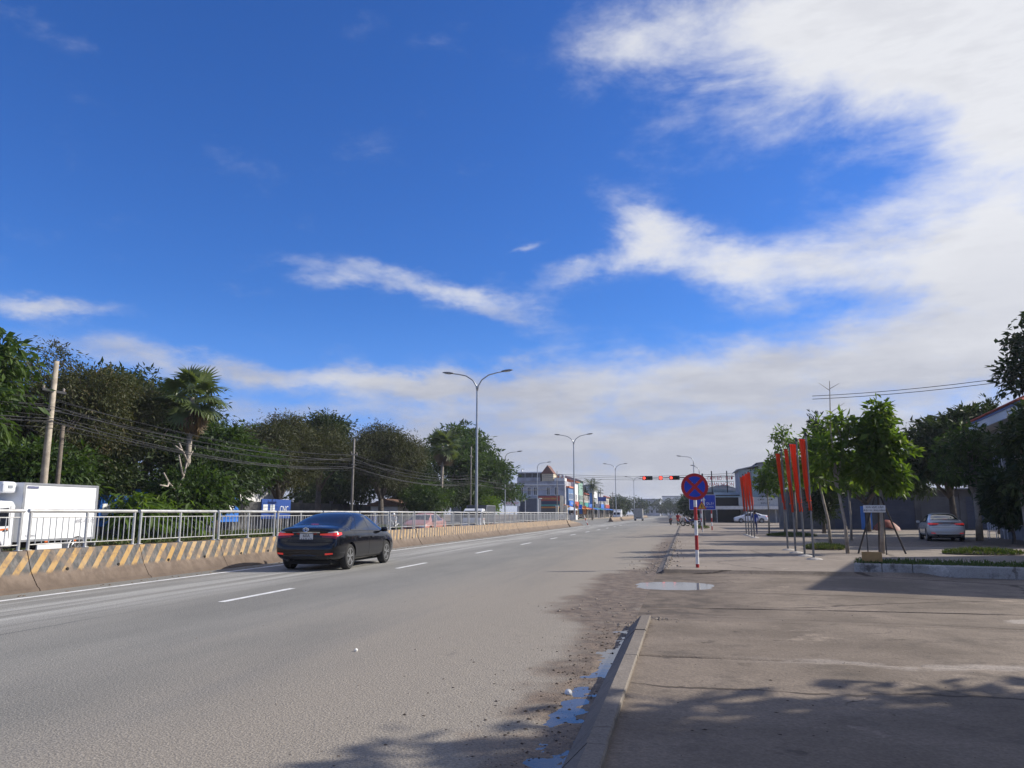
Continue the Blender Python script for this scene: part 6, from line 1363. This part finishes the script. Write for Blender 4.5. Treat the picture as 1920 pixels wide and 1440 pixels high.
bike_cols = [M('red bike paint', (.34, .03, .025), .3, coat=.6), M('black bike paint', (.02, .02, .022), .3, coat=.6), M('blue bike paint', (.03, .06, .2), .3, coat=.6), M('white bike paint', (.6, .6, .6), .3, coat=.6)]
def motorbike(loc, rz, label, paint, lean=0.0):
    e = empty('motorbike', loc, rz, label=label, cat='motorbike', group='motorbikes'); e.rotation_euler = (0, lean, rz)
    for y in (-.6, .6):
        w_ = MB()
        pts = [(0, y + .25 * math.cos(a), .29 + .25 * math.sin(a)) for a in [2 * math.pi * k / 20 for k in range(21)]]; w_.tube(pts, .042, 8, False); t_ = w_.build('wheel', tyre_m, e, True)
        s_ = MB()
        for k in range(6): a = math.pi * k / 3; s_.tube([(0, y, .29), (0, y + .22 * math.cos(a), .29 + .22 * math.sin(a))], .008, 4)
        s_.lathe([(.04, -.05), (.04, .05)], (0, y, .29), 'X', 10); s_.build('spokes', alloy_m, t_)
    b_ = MB()
    prof_ = [(-.85, .72), (-.55, .62), (-.1, .50), (.15, .48), (.28, .72), (.42, .98), (.36, 1.02), (.2, .80), (.05, .62), (-.1, .62), (-.4, .76), (-.9, .80)]
    b_.prism(prof_, -.10, .10, 'X'); o = b_.build('fairing', paint, e); bv = o.modifiers.new('bevel', 'BEVEL'); bv.width = .03; bv.segments = 2
    MB().bevbox((0, -.38, .80), (.24, .72, .09), .04).build('seat', black_c, e); MB().bevbox((0, -.02, .36), (.22, .36, .24), .05).build('engine', dark_steel, e)
    MB().tube([(0, .6, .29), (0, .42, .95)], .03, 6).build('fork', alloy_m, e); MB().tube([(-.33, .28, 1.03), (-.12, .4, 1.0), (.12, .4, 1.0), (.33, .28, 1.03)], .014, 6).build('handlebar', dark_steel, e)
    for s_ in (-1, 1): MB().tube([(s_ * .26, .36, 1.02), (s_ * .30, .38, 1.2)], .006, 4).build('mirror_stem', dark_steel, e); MB().bevbox((s_ * .31, .38, 1.22), (.10, .02, .06), .01).build('mirror', dark_steel, e)
    MB().bevbox((0, .50, .96), (.16, .08, .14), .04).build('headlight', head_l, e); MB().bevbox((0, -.90, .74), (.14, .05, .07), .02).build('tail_light', tail_red, e)
    MB().tube([(.13, .0, .28), (.15, -.55, .33), (.15, -.8, .36)], [.03, .045, .045], 8).build('exhaust', alloy_m, e); MB().bevbox((0, -.7, .55), (.13, .34, .02), .005).build('mudguard', black_c, e)
    return e
def rider(loc, rz, lb_bike, lb_p, paint, top, hat):
    motorbike(loc, rz, lb_bike, paint); person(loc, rz, lb_p, top, black_c, 'ride', hat)
helm_w = M('white helmet', (.7, .7, .7), .3, coat=.5); helm_d = M('dark helmet', (.03, .03, .05), .3, coat=.5)
rider((-1.9, 104.0, 0), R(5), 'motorbike with rider stopped near the signals', 'rider in grey on a motorbike near the signals', bike_cols[1], grey_c, helm_d)
rider((-.9, 99.5, 0), R(-8), 'motorbike with rider in red near the signals', 'rider in red on a motorbike near the signals', bike_cols[0], red_c, helm_d)
for k, (x, y, a) in enumerate([(.2, 94, 70), (.8, 92.4, 80), (.3, 90.8, 75), (1.4, 95.6, 85)]):
    motorbike((x, y, .05), R(a), 'parked motorbike left of the blue direction board, %s from the front' % ['third', 'second', 'first', 'fourth'][k], bike_cols[k % 4], R(-6))
rider((-20.6, 53.5, 0), R(180), 'pale motorbike behind the railing right of the black sedan', 'rider in white behind the railing right of the black sedan', bike_cols[3], white_c, helm_w)
rider((-21.4, 51.6, 0), R(180), 'dark motorbike behind the railing above the black sedan', 'rider in dark blue behind the railing above the black sedan', bike_cols[2], blue_c, helm_d)
for k, (x, y, a) in enumerate([(-24.3, 153.5, 95), (-24.2, 155.2, 85), (-24.4, 171.0, 90), (-24.2, 174.0, 80), (-24.5, 178.0, 100), (-24.3, 184.5, 90)]):
    motorbike((x, y, .13), R(a), 'parked motorbike before the left shops, %s from the crossing' % ['first', 'second', 'third', 'fourth', 'fifth', 'sixth'][k], bike_cols[(k * 3) % 4], R(-6))
person((-24.0, 168.5, .13), R(120), 'person in white standing before the left shops', white_c, black_c); person((-23.9, 176.5, .13), R(60), 'person in red standing before the left shops', red_c, navy_c); person((1.2, 97.2, .05), R(200), 'person in grey standing by the parked motorbikes', grey_c, black_c)
for k, (x, y, h, m_, lb) in enumerate([(-23.9, 170.0, 3.4, red_b, 'red'), (-23.9, 173.0, 3.0, yel_p, 'yellow'), (-23.9, 179.5, 3.4, blue_b, 'blue'), (-23.9, 187.0, 3.2, orange_b, 'orange')]):
    e = empty('feather_banner', (x, y, .13), label='upright %s banner before the left shops' % lb, cat='banner', group='banners before the left shops'); MB().tube([(0, 0, 0), (0, 0, h)], .03, 6).build('pole', galv, e); MB().b(.03, .75, -.012, .012, h * .35, h * .97).build('cloth', m_, e)
e = empty('white_gate', (-22.6, 140.0, .1), label='cream gate pillars at the corner beyond the railing', cat='gate')
for x in (0, 1.6): MB().bevbox((x, 0, 1.3), (.5, .5, 2.6), .03).build('pillar', wall_cream, e); MB().bevbox((x, 0, 2.66), (.62, .62, .14), .02).build('cap', wall_white, e)
# far vehicles
flat_grey = M('truck canvas', (.30, .30, .29), .8, var=.15)
box_truck((-17.3, 67.5, 0), R(180), 'white cab truck with dark box behind the nearest lamp post', M('dark truck box', (.05, .055, .07), .6, var=.1), 1.55, lettering=False, fridge=False)
box_truck((-9.2, 158, 0), R(0), 'grey box truck driving away beyond the crossing', flat_grey, 1.8, M('grey cab', (.35, .36, .38), .4), False, fridge=False)
box_truck((-15.4, 186, 0), R(180), 'white box truck coming towards us beyond the crossing', box_white, 1.75, lettering=False, fridge=False)

# far median beyond the crossing
fm = empty('far_barrier', (BX, 0, 0), label='low far median barrier beyond the crossing', cat='barrier')
for k in range(22): MB().prism([(-.3, 0), (.6, 0), (.36, .35), (.2, .75), (0, .75)], 138 + 6 * k, 143.9 + 6 * k, 'Y').build('barrier_segment', barrier_m, fm)
e = empty('marker_post', (-11.9, 97.6, 0), R(0), label='leaning red and white marker post at the end of the barrier', cat='marker post')
for k in range(4): MB().tube([(-.12 * k, 0, .30 * k), (-.12 * (k + 1), 0, .30 * (k + 1))], .055, 8).build('band', white_p if k % 2 else pole_red, e)

# ================================================================ HAZE
hz_m = bpy.data.materials.new('haze'); hz_m.use_nodes = True; hz_m.node_tree.nodes.clear()
_o = hz_m.node_tree.nodes.new('ShaderNodeOutputMaterial'); _v = hz_m.node_tree.nodes.new('ShaderNodeVolumePrincipled')
_v.inputs['Color'].default_value = (.86, .90, 1.0, 1); _v.inputs['Density'].default_value = 0.00028; _v.inputs['Anisotropy'].default_value = 0.2
hz_m.node_tree.links.new(_v.outputs[0], _o.inputs['Volume'])
tag(MB().b(-950, 950, -950, 950, -1.1, 14.5).build('haze', hz_m), kind='stuff')

# ================================================================ LITTER
stone_m = M('rubble', (.26, .22, .18), .9, var=.35, vscale=8.0); twig_m = M('dead leaves', (.05, .035, .025), .9, var=.3)
def rubble(name, pts, smin, smax, mat, seed, label, flat=.6):
    rs = np.random.RandomState(seed); V, F = [], []
    base = np.array([(1, 0, 0), (-1, 0, 0), (0, 1, 0), (0, -1, 0), (0, 0, 1), (0, 0, -1)], float); fc = [(0, 2, 4), (2, 1, 4), (1, 3, 4), (3, 0, 4), (2, 0, 5), (1, 2, 5), (3, 1, 5), (0, 3, 5)]
    m = MB()
    for x, y in pts:
        s_ = smin + (smax - smin) * rs.rand() ** 2.5; a = rs.rand() * 6.3; z = float(height(np.array(x), np.array(y))); z = max(z, -.016) if -2 < x < -.7 and 2.5 < y < 10.9 else z
        q = base * s_ * (.6 + .6 * rs.rand(6, 1)); q[:, 2] *= flat; c, n_ = math.cos(a), math.sin(a)
        q = np.stack([q[:, 0] * c - q[:, 1] * n_, q[:, 0] * n_ + q[:, 1] * c, q[:, 2]], 1) + [x, y, z + s_ * .3 * flat]
        m.add([tuple(r_) for r_ in q], fc)
    return tag(m.build(name, mat, recalc=False), label, 'litter', kind='stuff')
rs = np.random.RandomState(12)
pts = [(-.45 + rs.randn() * .22, 11.1 + rs.randn() * .16) for _ in range(150)] + [(-1.7 + rs.randn() * .5, 11.6 + rs.rand() * 2.5) for _ in range(90)]
rubble('kerb_rubble', pts, .006, .034, stone_m, 1, 'broken stones and grit at the end of the kerb')
pts = [(-1.02 + rs.randn() * .17, 3.2 + 7.6 * rs.rand()) for _ in range(620)] + [(-1.6 + rs.randn() * .3, 3.2 + 8 * rs.rand()) for _ in range(50)]
rubble('gutter_litter', pts, .005, .022, twig_m, 2, 'dark leaf litter in the wet gutter', .4)
pts = [(-7.5 + 7 * rs.rand() ** .7, 3.5 + 16 * rs.rand()) for _ in range(120)] + [(4 * rs.rand() ** .9 - .3, 3 + 14 * rs.rand()) for _ in range(120)]
rubble('grit', pts, .004, .014, stone_m, 3, 'scattered grit and small stones on road and forecourt', .6)
pts = [(4.2 * rs.rand() - .2, 4.2 + 3.2 * rs.rand()) for _ in range(110)] + [(-2.8 + 2 * rs.rand(), 4.2 + 3 * rs.rand()) for _ in range(40)]
rubble('fallen_leaves', pts, .006, .02, twig_m, 4, 'small fallen leaves on the shaded forecourt', .25)
pts = [(-.75 + rs.randn() * .35, 20.5 + 22 * rs.rand() ** 1.4) for _ in range(500)]
rubble('far_kerb_rubble', pts, .010, .06, stone_m, 5, 'rubble along the broken far kerb', .55)
pts = [(-11.95 + rs.randn() * .12, 9 + 60 * rs.rand()) for _ in range(420)]
rubble('barrier_foot_grit', pts, .008, .045, M('dry mud', (.22, .16, .11), .95, var=.3), 6, 'dry mud crumbs along the foot of the barrier', .5)
for k, (x, y) in enumerate([(-1.02, 6.85), (-3.6, 8.3)]):
    o = MB().lathe([(.02, 0), (.05, .012), (.055, .05), (.02, .075)], (0, 0, 0), 'Z', 12).build('white_cup', M('white foam', (.75, .74, .7), .6)); o.location = (x, y, float(height(np.array(x), np.array(y))) + .01); o.rotation_euler = (R(75), 0, k); o.scale = (.6 if k == 0 else .35,) * 3; tag(o, ['crushed white foam cup lying in the gutter water', 'small white scrap lying on the open road'][k], 'litter')
